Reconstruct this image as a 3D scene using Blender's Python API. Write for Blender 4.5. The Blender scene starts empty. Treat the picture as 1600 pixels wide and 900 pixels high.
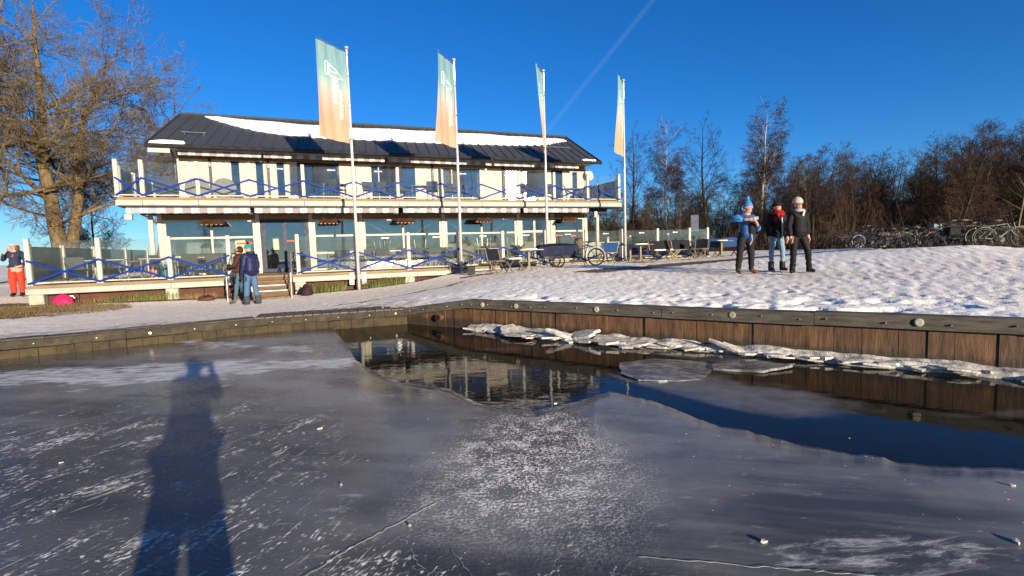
import bpy, bmesh, math, random
import numpy as np
from mathutils import Vector, Matrix, Euler
R = math.radians
sc = bpy.context.scene
COL = sc.collection

# ---------------------------------------------------------------- camera
EYE = 1.6
cam_d = bpy.data.cameras.new('camera'); cam_d.sensor_width = 36; cam_d.lens = 18.0
cam_d.clip_start = 0.05; cam_d.clip_end = 3000
cam = bpy.data.objects.new('camera', cam_d); COL.objects.link(cam)
cam.matrix_world = Matrix.Translation((0, 0, EYE)) @ Matrix.Rotation(R(90 - 4.4), 4, 'X') @ Matrix.Rotation(R(-1.75), 4, 'Z')
sc.camera = cam

# ---------------------------------------------------------------- sky and sun
SUN_EL, SUN_AZ = 10.4, 31.3          # azimuth measured to the right of straight behind the camera
sun_dir = Vector((math.sin(R(SUN_AZ)) * math.cos(R(SUN_EL)), -math.cos(R(SUN_AZ)) * math.cos(R(SUN_EL)), math.sin(R(SUN_EL))))
world = bpy.data.worlds.new('World'); sc.world = world; world.use_nodes = True
wn, wl = world.node_tree.nodes, world.node_tree.links
bg = wn['Background']
sky = wn.new('ShaderNodeTexSky'); sky.sky_type = 'NISHITA'; sky.sun_disc = False
sky.sun_elevation = R(SUN_EL); sky.sun_rotation = math.atan2(sun_dir.x, sun_dir.y)
sky.altitude = 1000; sky.air_density = 1.0; sky.dust_density = 0.0; sky.ozone_density = 6.0
hs = wn.new('ShaderNodeHueSaturation'); hs.inputs['Saturation'].default_value = 1.1; hs.inputs['Hue'].default_value = .505; hs.inputs['Value'].default_value = 1.0
wl.new(sky.outputs[0], hs.inputs['Color'])
# a thin old contrail: a faint white band along one great circle of the sky
def ray_dir(px, py):
    return (cam.matrix_world.to_3x3() @ Vector(((px - 800) / 800, -(py - 450) / 800, -1))).normalized()
ca, cb = ray_dir(1022, -2), ray_dir(868, 188)
cn = ca.cross(cb).normalized(); cax = (ca + cb).normalized()
tc = wn.new('ShaderNodeTexCoord')
def vdot(v):
    d = wn.new('ShaderNodeVectorMath'); d.operation = 'DOT_PRODUCT'; wl.new(tc.outputs['Generated'], d.inputs[0]); d.inputs[1].default_value = v; return d.outputs['Value']
def wmath(op, a, b=None):
    m = wn.new('ShaderNodeMath'); m.operation = op
    for i, v in enumerate((a, b)):
        if v is None: continue
        if isinstance(v, (int, float)): m.inputs[i].default_value = v
        else: wl.new(v, m.inputs[i])
    return m.outputs[0]
mr = wn.new('ShaderNodeMapRange'); mr.interpolation_type = 'SMOOTHSTEP'
wl.new(wmath('ABSOLUTE', vdot(cn)), mr.inputs[0]); mr.inputs[1].default_value = 0.0; mr.inputs[2].default_value = 0.007; mr.inputs[3].default_value = 1; mr.inputs[4].default_value = 0
m2 = wn.new('ShaderNodeMapRange'); m2.interpolation_type = 'SMOOTHSTEP'
wl.new(vdot(cax), m2.inputs[0]); m2.inputs[1].default_value = 0.955; m2.inputs[2].default_value = 0.995
mixw = wn.new('ShaderNodeMix'); mixw.data_type = 'RGBA'
wl.new(wmath('MULTIPLY', wmath('MULTIPLY', mr.outputs[0], m2.outputs[0]), 0.03), mixw.inputs['Factor'])
wl.new(hs.outputs[0], mixw.inputs['A']); mixw.inputs['B'].default_value = (6, 6.5, 7, 1)
wl.new(mixw.outputs['Result'], bg.inputs['Color'])
bg.inputs['Strength'].default_value = 0.074
sun_l = bpy.data.lights.new('sun', 'SUN'); sun_l.energy = 4.6; sun_l.angle = R(0.53); sun_l.color = (1.0, 0.84, 0.63)
sun = bpy.data.objects.new('sun', sun_l); COL.objects.link(sun); sun.location = (30, -40, 30)
sun.rotation_euler = sun_dir.to_track_quat('Z', 'Y').to_euler()
vs = sc.view_settings; vs.view_transform = 'Standard'; vs.look = 'None'; vs.exposure = 1.25; vs.gamma = 1.0; vs.use_curve_mapping = False
sc.cycles.transparent_max_bounces = 24; sc.cycles.max_bounces = 8; sc.cycles.sample_clamp_indirect = 6.0

# ---------------------------------------------------------------- materials
MATS = {}
class NT:
    def __init__(s, name):
        s.m = bpy.data.materials.new(name); s.m.use_nodes = True
        s.t = s.m.node_tree; s.n = s.t.nodes; s.l = s.t.links; s.b = s.n['Principled BSDF']; s.out = s.n['Material Output']
        MATS[name] = s.m
    def new(s, typ, **kw):
        x = s.n.new(typ)
        for k, v in kw.items(): setattr(x, k, v)
        return x
    def put(s, sock, v):
        if v is None: return
        if hasattr(v, 'is_linked') or hasattr(v, 'links'): s.l.new(v, sock)
        else: sock.default_value = v
    def coord(s, kind='Object', scale=(1, 1, 1), rot=(0, 0, 0)):
        c = s.new('ShaderNodeTexCoord'); mp = s.new('ShaderNodeMapping'); s.l.new(c.outputs[kind], mp.inputs[0])
        mp.inputs['Scale'].default_value = scale; mp.inputs['Rotation'].default_value = rot; return mp.outputs[0]
    def pos(s, scale=(1, 1, 1), rot=(0, 0, 0)):
        c = s.new('ShaderNodeNewGeometry'); mr = s.new('ShaderNodeMapping'); mp = s.new('ShaderNodeMapping'); s.l.new(c.outputs['Position'], mr.inputs[0]); s.l.new(mr.outputs[0], mp.inputs[0])
        mr.inputs['Rotation'].default_value = rot; mp.inputs['Scale'].default_value = scale; return mp.outputs[0]
    def noise(s, vec, scale, detail=4, rough=.55, dist=0):
        x = s.new('ShaderNodeTexNoise'); s.l.new(vec, x.inputs['Vector']); x.inputs['Scale'].default_value = scale
        x.inputs['Detail'].default_value = detail; x.inputs['Roughness'].default_value = rough; x.inputs['Distortion'].default_value = dist; return x.outputs['Fac']
    def ramp(s, fac, a, b, lo=0., hi=1.):
        x = s.new('ShaderNodeMapRange', interpolation_type='SMOOTHSTEP'); s.put(x.inputs[0], fac)
        for i, v in zip((1, 2, 3, 4), (a, b, lo, hi)): x.inputs[i].default_value = v
        return x.outputs[0]
    def math(s, op, a, b=None, clamp=False):
        x = s.new('ShaderNodeMath', operation=op, use_clamp=clamp); s.put(x.inputs[0], a); s.put(x.inputs[1], b); return x.outputs[0]
    def mix(s, f, a, b):
        x = s.new('ShaderNodeMix', data_type='RGBA'); s.put(x.inputs['Factor'], f)
        for k, v in (('A', a), ('B', b)):
            if isinstance(v, tuple) and len(v) == 3: v = v + (1,)
            s.put(x.inputs[k], v)
        return x.outputs['Result']
    def attr(s, name):
        x = s.new('ShaderNodeAttribute'); x.attribute_name = name; return x.outputs['Fac']
    def bump(s, h, strength=.3, dist=.02, normal=None):
        x = s.new('ShaderNodeBump'); x.inputs['Strength'].default_value = strength; x.inputs['Distance'].default_value = dist
        s.put(x.inputs['Height'], h)
        if normal is not None: s.l.new(normal, x.inputs['Normal'])
        return x.outputs[0]
    def set(s, **kw):
        for k, v in kw.items():
            sock = s.b.inputs[k.replace('_', ' ')]
            if isinstance(v, tuple) and len(v) == 3 and sock.type == 'RGBA': v = v + (1,)
            s.put(sock, v)
        return s.m
def M(name, col, rough=.6, metal=0., var=.25, scale=6., bump=0., stretch=(1, 1, 1), spec=.22, dirt=None):
    """plain painted / cloth / wood material with uneven colour, uneven gloss and a little relief"""
    if name in MATS: return MATS[name]
    t = NT(name); v = t.coord('Object', stretch)
    n1 = t.noise(v, scale, 5); n2 = t.noise(v, scale * 7, 3)
    f = t.math('ADD', t.math('MULTIPLY', n1, .7), t.math('MULTIPLY', n2, .3))
    lo = tuple(c * (1 - var) for c in col); hi = tuple(min(1, c * (1 + var)) for c in col)
    c = t.mix(t.ramp(f, .3, .7), lo, hi)
    if dirt: c = t.mix(t.ramp(t.noise(v, scale * .6, 6, .7), .52, .72, 0, .75), c, dirt)
    t.set(Base_Color=c, Roughness=t.ramp(n1, .25, .75, max(.02, rough - .1), min(1, rough + .12)), Metallic=metal, Specular_IOR_Level=spec)
    if bump: t.set(Normal=t.bump(f, bump, .01))
    return t.m

# ---------------------------------------------------------------- mesh helpers
def np_mesh(name, verts, faces, mat=None, smooth=False):
    """verts (n,3) array, faces (m,k) array"""
    me = bpy.data.meshes.new(name); verts = np.asarray(verts, np.float32); faces = np.asarray(faces, np.int32)
    m, k = faces.shape
    me.vertices.add(len(verts)); me.vertices.foreach_set('co', verts.ravel())
    me.loops.add(m * k); me.loops.foreach_set('vertex_index', faces.ravel())
    me.polygons.add(m); me.polygons.foreach_set('loop_start', np.arange(0, m * k, k, dtype=np.int32))
    me.polygons.foreach_set('use_smooth', np.full(m, smooth, dtype=bool))
    me.update(calc_edges=True); me.validate()
    if mat: me.materials.append(mat)
    return me
def fattr(me, name, vals):
    a = me.attributes.new(name, 'FLOAT', 'POINT'); a.data.foreach_set('value', np.asarray(vals, np.float32).ravel())
def link(name, data, parent=None, loc=None, rot=None):
    o = bpy.data.objects.new(name, data); COL.objects.link(o)
    if parent is not None: o.parent = parent
    if loc is not None: o.location = loc
    if rot is not None: o.rotation_euler = rot
    return o
def tag(o, label=None, cat=None, group=None, kind=None):
    for k, v in (('label', label), ('category', cat), ('group', group), ('kind', kind)):
        if v: o[k] = v
    return o
def thing(name, label, cat, loc=(0, 0, 0), rz=0., group=None):
    return tag(link(name, None, None, loc, (0, 0, rz)), label, cat, group)
def copy_tree(o, parent=None):
    c = o.copy(); COL.objects.link(c)
    if parent is not None: c.parent = parent
    for ch in o.children: copy_tree(ch, c)
    return c
class MB:
    def __init__(s): s.v = []; s.f = []; s.mi = []
    def add(s, vs, fs, mi=0):
        b = len(s.v); s.v += [tuple(v) for v in vs]; s.f += [tuple(b + i for i in f) for f in fs]; s.mi += [mi] * len(fs); return s
    def box(s, x0, x1, y0, y1, z0, z1, ch=0., mi=0):
        if ch <= 0:
            return s.add([(x, y, z) for x in (x0, x1) for y in (y0, y1) for z in (z0, z1)],
                         [(0, 1, 3, 2), (4, 6, 7, 5), (0, 4, 5, 1), (2, 3, 7, 6), (0, 2, 6, 4), (1, 5, 7, 3)], mi)
        bm = bmesh.new(); bmesh.ops.create_cube(bm, size=1)
        for v in bm.verts: v.co = ((x0 + x1) / 2 + v.co.x * (x1 - x0), (y0 + y1) / 2 + v.co.y * (y1 - y0), (z0 + z1) / 2 + v.co.z * (z1 - z0))
        bmesh.ops.bevel(bm, geom=bm.edges[:], offset=ch, segments=1, affect='EDGES'); s.bm(bm, mi); return s
    def bm(s, bm, mi=0):
        bm.verts.index_update(); s.add([v.co[:] for v in bm.verts], [[v.index for v in f.verts] for f in bm.faces], mi); bm.free(); return s
    def bar(s, a, b, w, h, up=(0, 0, 1), mi=0):
        a = Vector(a); b = Vector(b); d = (b - a).normalized(); up = Vector(up)
        if abs(d.dot(up)) > .98: up = Vector((0, 1, 0))
        x = d.cross(up).normalized() * w / 2; y = x.cross(d).normalized() * h / 2
        return s.add([p + sx * x + sy * y for p in (a, b) for sx, sy in ((-1, -1), (1, -1), (1, 1), (-1, 1))],
                     [(3, 2, 1, 0), (4, 5, 6, 7), (0, 1, 5, 4), (1, 2, 6, 5), (2, 3, 7, 6), (3, 0, 4, 7)], mi)
    def tube(s, pts, r, n=6, mi=0, closed=False):
        pts = [Vector(p) for p in pts]; k = len(pts); rs = r if isinstance(r, (list, tuple)) else [r] * k; vs = []; fs = []
        ref = None
        for i, p in enumerate(pts):
            if closed: d = pts[(i + 1) % k] - pts[i - 1]
            else: d = pts[min(i + 1, k - 1)] - pts[max(i - 1, 0)]
            d.normalize()
            if ref is None: ref = Vector((0, 0, 1)) if abs(d.z) < .9 else Vector((1, 0, 0))
            x = d.cross(ref).normalized(); y = x.cross(d); ref = y
            for j in range(n):
                a = 2 * math.pi * j / n; vs.append(p + (x * math.cos(a) + y * math.sin(a)) * rs[i])
        for i in range(k if closed else k - 1):
            i2 = (i + 1) % k
            for j in range(n): fs.append((i * n + j, i * n + (j + 1) % n, i2 * n + (j + 1) % n, i2 * n + j))
        if not closed: fs += [tuple(range(n - 1, -1, -1)), tuple((k - 1) * n + j for j in range(n))]
        return s.add(vs, fs, mi)
    def lathe(s, prof, n=12, c=(0, 0, 0), mi=0, sx=1., sy=1.):
        vs = [(c[0] + r * math.cos(2 * math.pi * j / n) * sx, c[1] + r * math.sin(2 * math.pi * j / n) * sy, c[2] + z) for r, z in prof for j in range(n)]
        fs = [(i * n + j, i * n + (j + 1) % n, (i + 1) * n + (j + 1) % n, (i + 1) * n + j) for i in range(len(prof) - 1) for j in range(n)]
        fs += [tuple(range(n - 1, -1, -1)), tuple((len(prof) - 1) * n + j for j in range(n))]
        return s.add(vs, fs, mi)
    def prism(s, poly, z0, z1, mi=0):
        n = len(poly); vs = [(p[0], p[1], z0) for p in poly] + [(p[0], p[1], z1) for p in poly]
        return s.add(vs, [tuple(range(n - 1, -1, -1)), tuple(range(n, 2 * n))] + [(i, (i + 1) % n, n + (i + 1) % n, n + i) for i in range(n)], mi)
    def xz(s, poly, y0, y1, mi=0):
        n = len(poly); vs = [(p[0], y0, p[1]) for p in poly] + [(p[0], y1, p[1]) for p in poly]
        return s.add(vs, [tuple(range(n)), tuple(range(2 * n - 1, n - 1, -1))] + [((i + 1) % n, i, n + i, n + (i + 1) % n) for i in range(n)], mi)
    def mesh(s, name, mats, smooth=False):
        me = bpy.data.meshes.new(name); me.from_pydata(s.v, [], s.f)
        for m in (mats if isinstance(mats, (list, tuple)) else [mats]): me.materials.append(m)
        me.polygons.foreach_set('material_index', s.mi)
        if smooth: me.polygons.foreach_set('use_smooth', [True] * len(s.f))
        me.update(); return me
    def build(s, name, mats, parent=None, smooth=False, loc=None, rot=None):
        return link(name, s.mesh(name, mats, smooth), parent, loc, rot)

# ---------------------------------------------------------------- value noise in numpy
def vnoise(x, y, seed=0):
    x = np.asarray(x, np.float64); y = np.asarray(y, np.float64)
    xi = np.floor(x).astype(np.int64); yi = np.floor(y).astype(np.int64); fx = x - xi; fy = y - yi
    fx = fx * fx * (3 - 2 * fx); fy = fy * fy * (3 - 2 * fy)
    def h(a, b):
        n = (a * 374761393 + b * 668265263 + seed * 1442695041) & 0x7fffffff
        n = ((n ^ (n >> 13)) * 1274126177) & 0x7fffffff
        return ((n ^ (n >> 16)) & 0xffff) / 65535.
    return (h(xi, yi) * (1 - fx) + h(xi + 1, yi) * fx) * (1 - fy) + (h(xi, yi + 1) * (1 - fx) + h(xi + 1, yi + 1) * fx) * fy
def fbm(x, y, seed=0, oct=4):
    return sum(vnoise(x * 2 ** i, y * 2 ** i, seed + i * 17) * .5 ** i for i in range(oct)) / sum(.5 ** i for i in range(oct))
def sstep(a, b, x):
    t = np.clip((np.asarray(x, float) - a) / (b - a), 0, 1); return t * t * (3 - 2 * t)

# ---------------------------------------------------------------- lie of the land
CP = np.array([(-.9, 10.55, .56), (2.5, 8.1, .57), (6, 5.6, .6), (10, 2.7, .65), (16, -1.5, .7), (-2.4, 11.6, .3), (-5.4, 10.65, .28), (-8.7, 8.6, .28),
    (-11, 7.2, .3), (-22, 0, .4), (-9, 13, .22), (-7.7, 15, .2), (-4, 14, .28), (-12, 13, .28), (-14.9, 15.6, .3), (-11.2, 17.1, .24), (-7.5, 18.6, .18),
    (-8.5, 17, .17), (-5.6, 19.3, .24), (-3.8, 20.1, .4), (-2.2, 20.7, .7), (1.5, 22.1, .84), (5.2, 23.6, .86), (10.1, 25.7, .88), (0, 17.5, .76), (-1.2, 13, .55),
    (-3, 13, .36), (-2, 17, .5), (6.5, 13, .74), (3, 13, .7), (3.8, 21.5, .85), (8, 21.5, .88), (15.3, 17, 1.25), (18, 25.7, 1.09), (20, 33, .96), (11, 13, .96),
    (13, 35, .96), (12, 28, .92), (19.5, 16, .75), (23.5, 25, .5), (26, 33, .45), (30, 10, .5), (-15, 40, .6), (10, 45, .9), (-25, 25, .5), (-17, 17.3, .5),
    (-30, 15, .5), (-90, 20, .6), (-60, 90, .6), (0, 110, .7), (60, 90, .5), (90, 20, .5), (40, 40, .4), (-12, 28, .3), (0, 32, .5)])
_d = np.hypot(CP[:, None, 0] - CP[None, :, 0], CP[:, None, 1] - CP[None, :, 1])
_A = np.ones((len(CP) + 1, len(CP) + 1)); _A[:-1, :-1] = _d; _A[-1, -1] = 0
_W = np.linalg.solve(_A, np.append(CP[:, 2], 0))
def ground_h(x, y):
    x = np.asarray(x, float); y = np.asarray(y, float); s = np.full(x.shape, _W[-1])
    for (cx, cy, _), w in zip(CP, _W[:-1]): s = s + w * np.hypot(x - cx, y - cy)
    far = sstep(70, 110, np.hypot(x, y)); return s * (1 - far) + .6 * far
def gz(x, y): return float(ground_h(np.array([x]), np.array([y]))[0])
SHORE = [(-60, -16), (-22, 0), (-11, 7.2), (-8.7, 8.6), (-7.2, 9.45), (-5.4, 10.65), (-2.9, 11.5), (-2.4, 11.6), (-.9, 10.55), (5.95, 5.58), (16, -1.72), (40, -20)]
O = Vector((-14.92, 15.81, 0)); UX = Vector((math.sin(R(68)), math.cos(R(68)), 0)); NY = Vector((-math.cos(R(68)), math.sin(R(68)), 0)); RZ = R(22)
def L2W(x, y, z=0): return O + UX * x + NY * y + Vector((0, 0, z))

# ================================================================ SETTING
# ---- snow ground
def seg_hit(q, th, poly):
    d = (math.sin(th), math.cos(th)); best = None
    for (ax, ay), (bx, by) in zip(poly[:-1], poly[1:]):
        ex, ey = bx - ax, by - ay; den = d[0] * ey - d[1] * ex
        if abs(den) < 1e-9: continue
        t = ((ax - q[0]) * ey - (ay - q[1]) * ex) / den; s = ((ax - q[0]) * d[1] - (ay - q[1]) * d[0]) / den
        if t > 0 and -1e-6 <= s <= 1 + 1e-6 and (best is None or t < best): best = t
    return best
Q = (0., -6.)
a0 = math.atan2(SHORE[0][0] - Q[0], SHORE[0][1] - Q[1]); a1 = math.atan2(SHORE[-1][0] - Q[0], SHORE[-1][1] - Q[1])
ths = np.concatenate([np.linspace(a0 + 1e-4, R(-46), 50, endpoint=False), np.linspace(R(-46), R(48), 640, endpoint=False), np.linspace(R(48), a1 - 1e-4, 50)])
rs0 = np.array([seg_hit(Q, t, SHORE) for t in ths]) + .10
steps = .055 * 1.024 ** np.arange(235); rad = np.concatenate([[0], np.cumsum(steps)])
GX = Q[0] + np.sin(ths)[:, None] * (rs0[:, None] + rad[None]); GY = Q[1] + np.cos(ths)[:, None] * (rs0[:, None] + rad[None])
edge_d = np.broadcast_to(rad[None], GX.shape)
GZ = ground_h(GX, GY)
def seg_dist(x, y, pts):
    best = np.full(x.shape, 1e9)
    for (ax, ay), (bx, by) in zip(pts[:-1], pts[1:]):
        t = np.clip(((x - ax) * (bx - ax) + (y - ay) * (by - ay)) / ((bx - ax) ** 2 + (by - ay) ** 2), 0, 1)
        best = np.minimum(best, np.hypot(x - ax - t * (bx - ax), y - ay - t * (by - ay)))
    return best
warp = fbm(GX * .9, GY * .9, 5) - .5
leftness = sstep(-2.0, -4.5, GX - .35 * (GY - 11)) * sstep(24, 19, GY)
soil = sstep(.95, .45, seg_dist(GX, GY, [(2.8, 16.6), (6.2, 18.2), (9.5, 20.2), (14, 21.6), (17, 22)]) + warp * .9)
soil = np.maximum(soil, .85 * sstep(.52, .66, fbm(GX * .9, GY * 1.5, 83)) * sstep(3.6, 1.2, seg_dist(GX, GY, [tuple(L2W(14.5, -1.2)[:2]), tuple(L2W(27, -1.2)[:2])])))
grass = sstep(2.2, 1.0, np.hypot((GX + 13.4) / 1.25, (GY - 13.9)) + warp * 2.2)
deck_line = seg_dist(GX, GY, [tuple(L2W(-.5, -.1)[:2]), tuple(L2W(5.2, -.1)[:2])])
grass = np.maximum(grass, sstep(.75, .3, deck_line + warp * .9))
grass = np.maximum(grass, sstep(.55, .2, seg_dist(GX, GY, [tuple(L2W(7.8, -.1)[:2]), tuple(L2W(12.6, -.1)[:2])]) + warp * .6))
grass = np.maximum(grass, .8 * sstep(.16, .05, seg_dist(GX, GY, [(-4.6, 13.2), (-3.2, 14.6), (-2.0, 15.9), (-1.6, 17.2)]) + warp * .5))
pave = sstep(1.7, .9, edge_d + warp * 1.2) * sstep(-1.9, -2.6, GX)
trod = np.clip(.62 + 1.1 * (fbm(GX * .35, GY * .35, 11) - .5) + .35 * leftness + .22 * sstep(3.2, 6.5, edge_d) * sstep(9, 6, GX) - .34 * sstep(2.4, .7, edge_d) * sstep(-2, 0, GX), 0, 1)
forest = sstep(17.2, 21, GX - .0 * GY + .22 * (GY - 17) * (GY < 30)) * .4
rough = (1 - .6 * pave) * (1 - .3 * leftness) * (1 - .6 * sstep(25, 45, np.hypot(GX, GY)))
nearq = sstep(2.6, .5, edge_d) * sstep(-1.5, .5, GX)
GZ = GZ + rough * ((fbm(GX * 3.4, GY * 3.4, 21, 3) - .5) * .013 + (vnoise(GX * 8, GY * 8, 31) - .5) * .016 + (vnoise(GX * 15, GY * 15, 37) - .5) * .020)
GZ = GZ - rough * (.004 + .045 * nearq) * sstep(.60, .80, vnoise(GX * 3.6 + warp, GY * 3.0, 41)) * sstep(.35, .5, fbm(GX * .5, GY * .5, 3))
GZ = GZ - .02 * soil + .006
def foot_track(rr, x, y, hd, n, step=.62, deep=.030):
    for k in range(n):
        hd += rr.gauss(0, .10); x += math.sin(hd) * step; y += math.cos(hd) * step; s = 1 if k % 2 else -1
        fx, fy = x + s * .10 * math.cos(hd), y - s * .10 * math.sin(hd); a = math.atan2(fx - Q[0], fy - Q[1]); ci = int(np.searchsorted(ths, a)); r_ = math.hypot(fx - Q[0], fy - Q[1])
        if not 10 < ci < len(ths) - 10: continue
        ri = int(np.searchsorted(rad, r_ - rs0[ci]))
        if ri < 1 or ri > 110: continue
        sl = (slice(ci - 9, ci + 10), slice(max(0, ri - 7), ri + 8)); dx, dy = GX[sl] - fx, GY[sl] - fy; al = dx * math.sin(hd) + dy * math.cos(hd); ac = dx * math.cos(hd) - dy * math.sin(hd)
        q = (al / .15) ** 2 + (ac / .065) ** 2; GZ[sl] += deep * (.75 if edge_d[0, ri] < 2.5 else .42) * (-np.exp(-q * 1.2) + .45 * np.exp(-((np.sqrt(q) - 1.6) / .45) ** 2))
_r = random.Random(17)
for _ in range(46): foot_track(_r, _r.uniform(-1, 13), _r.uniform(7.5, 19), _r.choice((1.1, -1.9, .3, 2.0, -1.0)) + _r.gauss(0, .3), _r.randint(8, 26), _r.uniform(.5, .7), _r.uniform(.02, .042))
for _ in range(10): foot_track(_r, _r.uniform(-9, -3), _r.uniform(12, 16), 1.2 + _r.gauss(0, .4), _r.randint(8, 16), .6, .012)
GZ[:, 0] -= 0.02
nr, nc = GX.shape
first = np.stack([GX[:, 0], GY[:, 0], np.full(nr, -.4)], -1)[:, None, :]
GV = np.concatenate([first, np.stack([GX, GY, GZ], -1)], 1); nc += 1
idx = np.arange(nr * nc).reshape(nr, nc)
gf = np.stack([idx[:-1, :-1], idx[:-1, 1:], idx[1:, 1:], idx[1:, :-1]], -1).reshape(-1, 4)[:, ::-1]
gf = gf[:, ::-1]
g_me = np_mesh('ground', GV.reshape(-1, 3), gf, None, True)
if g_me.polygons[nc * 300].normal.z < 0: g_me.flip_normals()
for nm, a in (('soil', soil), ('grassy', grass), ('pave', pave), ('trod', trod)):
    fattr(g_me, nm, np.concatenate([a[:, :1], a], 1))
t = NT('trodden_snow'); p = t.pos()
n_f = t.noise(p, 3.2, 6, .65); n_s = t.noise(p, 11., 5, .6); n_c = t.noise(t.pos((1, 1, 1)), 34., 3, .6)
trodm = t.ramp(t.math('ADD', t.attr('trod'), t.math('MULTIPLY', t.math('SUBTRACT', t.math('ADD', t.math('MULTIPLY', n_f, .5), t.math('MULTIPLY', n_s, .5)), .5), 2.6)), .30, 1.0)
clean = t.mix(n_f, (.97, .915, .80), (.98, .95, .85)); dirty = t.mix(t.ramp(n_s, .35, .65), (.70, .57, .43), (.95, .86, .73))
col = t.mix(t.math('MULTIPLY', trodm, .8), clean, dirty)
col = t.mix(t.ramp(t.math('ADD', n_c, t.math('MULTIPLY', t.attr('trod'), .12)), .64, .76, 0, .6), col, (.26, .20, .15))
def masked(a, w=.9):
    return t.ramp(t.math('ADD', t.attr(a), t.math('MULTIPLY', t.math('SUBTRACT', n_s, .5), w)), .42, .62)
brick = t.new('ShaderNodeTexBrick'); t.l.new(t.pos((1, 1, 1), (0, 0, R(-30))), brick.inputs['Vector'])
for k, v in (('Color1', (.20, .15, .12, 1)), ('Color2', (.30, .24, .20, 1)), ('Mortar', (.42, .41, .40, 1))): brick.inputs[k].default_value = v
brick.inputs['Scale'].default_value = 4.5; brick.inputs['Mortar Size'].default_value = .03
pcol = t.mix(t.ramp(n_f, .38, .58, .15, .9), brick.outputs['Color'], (.78, .71, .64))
col = t.mix(t.math('MULTIPLY', masked('pave', .7), .9), col, pcol)
col = t.mix(masked('soil'), col, t.mix(n_s, (.075, .052, .032), (.16, .12, .08)))
gcol = t.mix(t.ramp(n_s, .3, .7), (.045, .038, .015), (.17, .13, .06))
col = t.mix(masked('grassy', 1.3), col, gcol)
t.set(Base_Color=col, Roughness=.72, Specular_IOR_Level=.25, Normal=t.bump(t.math('ADD', n_s, t.math('MULTIPLY', n_c, .5)), .42, .03))
g_me.materials.append(t.m)
tag(link('ground', g_me), kind='structure')

# ---- open water, skinned in places with a film of new grey ice
wxs = np.linspace(-6, 11, 240); wys = np.linspace(-1, 12.6, 220); WX, WYg = np.meshgrid(wxs, wys, indexing='ij'); ww = fbm(WX * 1.3, WYg * 1.9, 91, 4) - .5
film = sstep(1.25, .35, np.hypot((WX - 2.0 - .45 * (6.1 - WYg)) / 1.05, (WYg - 5.75) / 1.05) + ww * .9) * .85
film = np.maximum(film, .45 * sstep(.55, .1, np.abs(WYg - (9.35 - .74 * WX)) + ww * .7) * sstep(-.2, .8, WX) * sstep(4.5, 3.0, WX))
film = np.maximum(film, .35 * sstep(.9, .2, np.hypot((WX + .1) / 1.1, (WYg - 8.3) / .35) + ww)); film = np.maximum(film, .4 * sstep(1., .3, np.hypot((WX - 4.9) / 1.3, (WYg - 4.55) / .22) + ww))
chan = sstep(.30, .12, seg_dist(WX, WYg, [(.95, 6.25), (1.4, 5.6), (1.85, 4.85), (2.4, 4.2)]) + ww * .1); film = film * (1 - chan)
wi = np.arange(WX.size).reshape(WX.shape); wf = np.stack([wi[:-1, :-1], wi[1:, :-1], wi[1:, 1:], wi[:-1, 1:]], -1).reshape(-1, 4)
nW = WX.size; big = np.array([(-220, -220), (220, -220), (220, 30), (-220, 30)]); c4 = np.array([wi[0, 0], wi[-1, 0], wi[-1, -1], wi[0, -1]])
WV = np.concatenate([np.stack([WX.ravel(), WYg.ravel(), np.full(nW, -.04)], -1), np.concatenate([big, np.full((4, 1), -.04)], 1)]); ring = np.array([[nW + k, nW + (k + 1) % 4, c4[(k + 1) % 4], c4[k]] for k in range(4)])
w_me = np_mesh('water', WV, np.concatenate([wf, ring])); fattr(w_me, 'film', np.concatenate([film.ravel(), np.zeros(4)]))
t = NT('dark_water'); p = t.pos((1, 2.2, 1))
rip = t.math('ADD', t.noise(p, 2.2, 3, .5), t.math('MULTIPLY', t.noise(p, 9., 2, .5), .25)); fn = t.noise(t.pos(), 4.5, 6, .65); fm = t.ramp(t.math('ADD', t.attr('film'), t.math('MULTIPLY', t.math('SUBTRACT', fn, .5), .5)), .15, .95)
t.set(Base_Color=t.mix(fm, t.mix(t.noise(p, .6, 4), (.006, .006, .005), (.016, .012, .007)), t.mix(fn, (.085, .085, .08), (.21, .205, .195))), Roughness=t.math('ADD', t.math('MULTIPLY', fm, .22), .03), IOR=1.33, Specular_IOR_Level=.18, Normal=t.bump(rip, .035, .05))
w_me.materials.append(t.m); tag(link('water', w_me), kind='structure')

# ---- lake ice (one sheet, thick edge against the open water)
EDGE = [(-3.95, 11.2), (-3.5, 10.2), (-2.9, 8.9), (-2.45, 7.8), (-1.95, 6.9), (-1.4, 6.3), (-.8, 6.0), (-.45, 5.45), (-.2, 5.15), (.2, 5.1), (.64, 5.3), (.9, 5.52), (1.06, 5.66), (1.2, 5.52), (1.34, 5.38), (1.68, 4.64),
        (2.25, 3.96), (2.93, 3.54), (3.47, 3.4), (5, 3.0), (8, 1.5), (12, -.5), (18, -5)]
ea = np.array([math.atan2(x, y) for x, y in EDGE]); er = np.array([math.hypot(x, y) for x, y in EDGE])
th = np.concatenate([np.linspace(-math.pi, R(-60), 40, endpoint=False), np.linspace(R(-60), R(62), 760, endpoint=False), np.linspace(R(62), math.pi, 40)])
redge = np.zeros(len(th))
for i, a in enumerate(th):
    if a < ea[0]:
        h = seg_hit((0, 0), a, SHORE) if a > R(-104) else None; redge[i] = (h + .06) if h else 200.
    elif a > ea[-1]: redge[i] = 200. if a > R(112) else er[-1]
    else: redge[i] = np.interp(a, ea, er)
infr = (th > ea[0]) & (th < R(60))
redge = redge + np.where(infr, .10 * (fbm(th * 26, th * 0, 77, 4) - .5) * redge / 4 + .02 * (vnoise(th * 70, th * 0, 7) - .5), 0)
tt = np.linspace(0, 1, 130) ** 1.55
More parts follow.
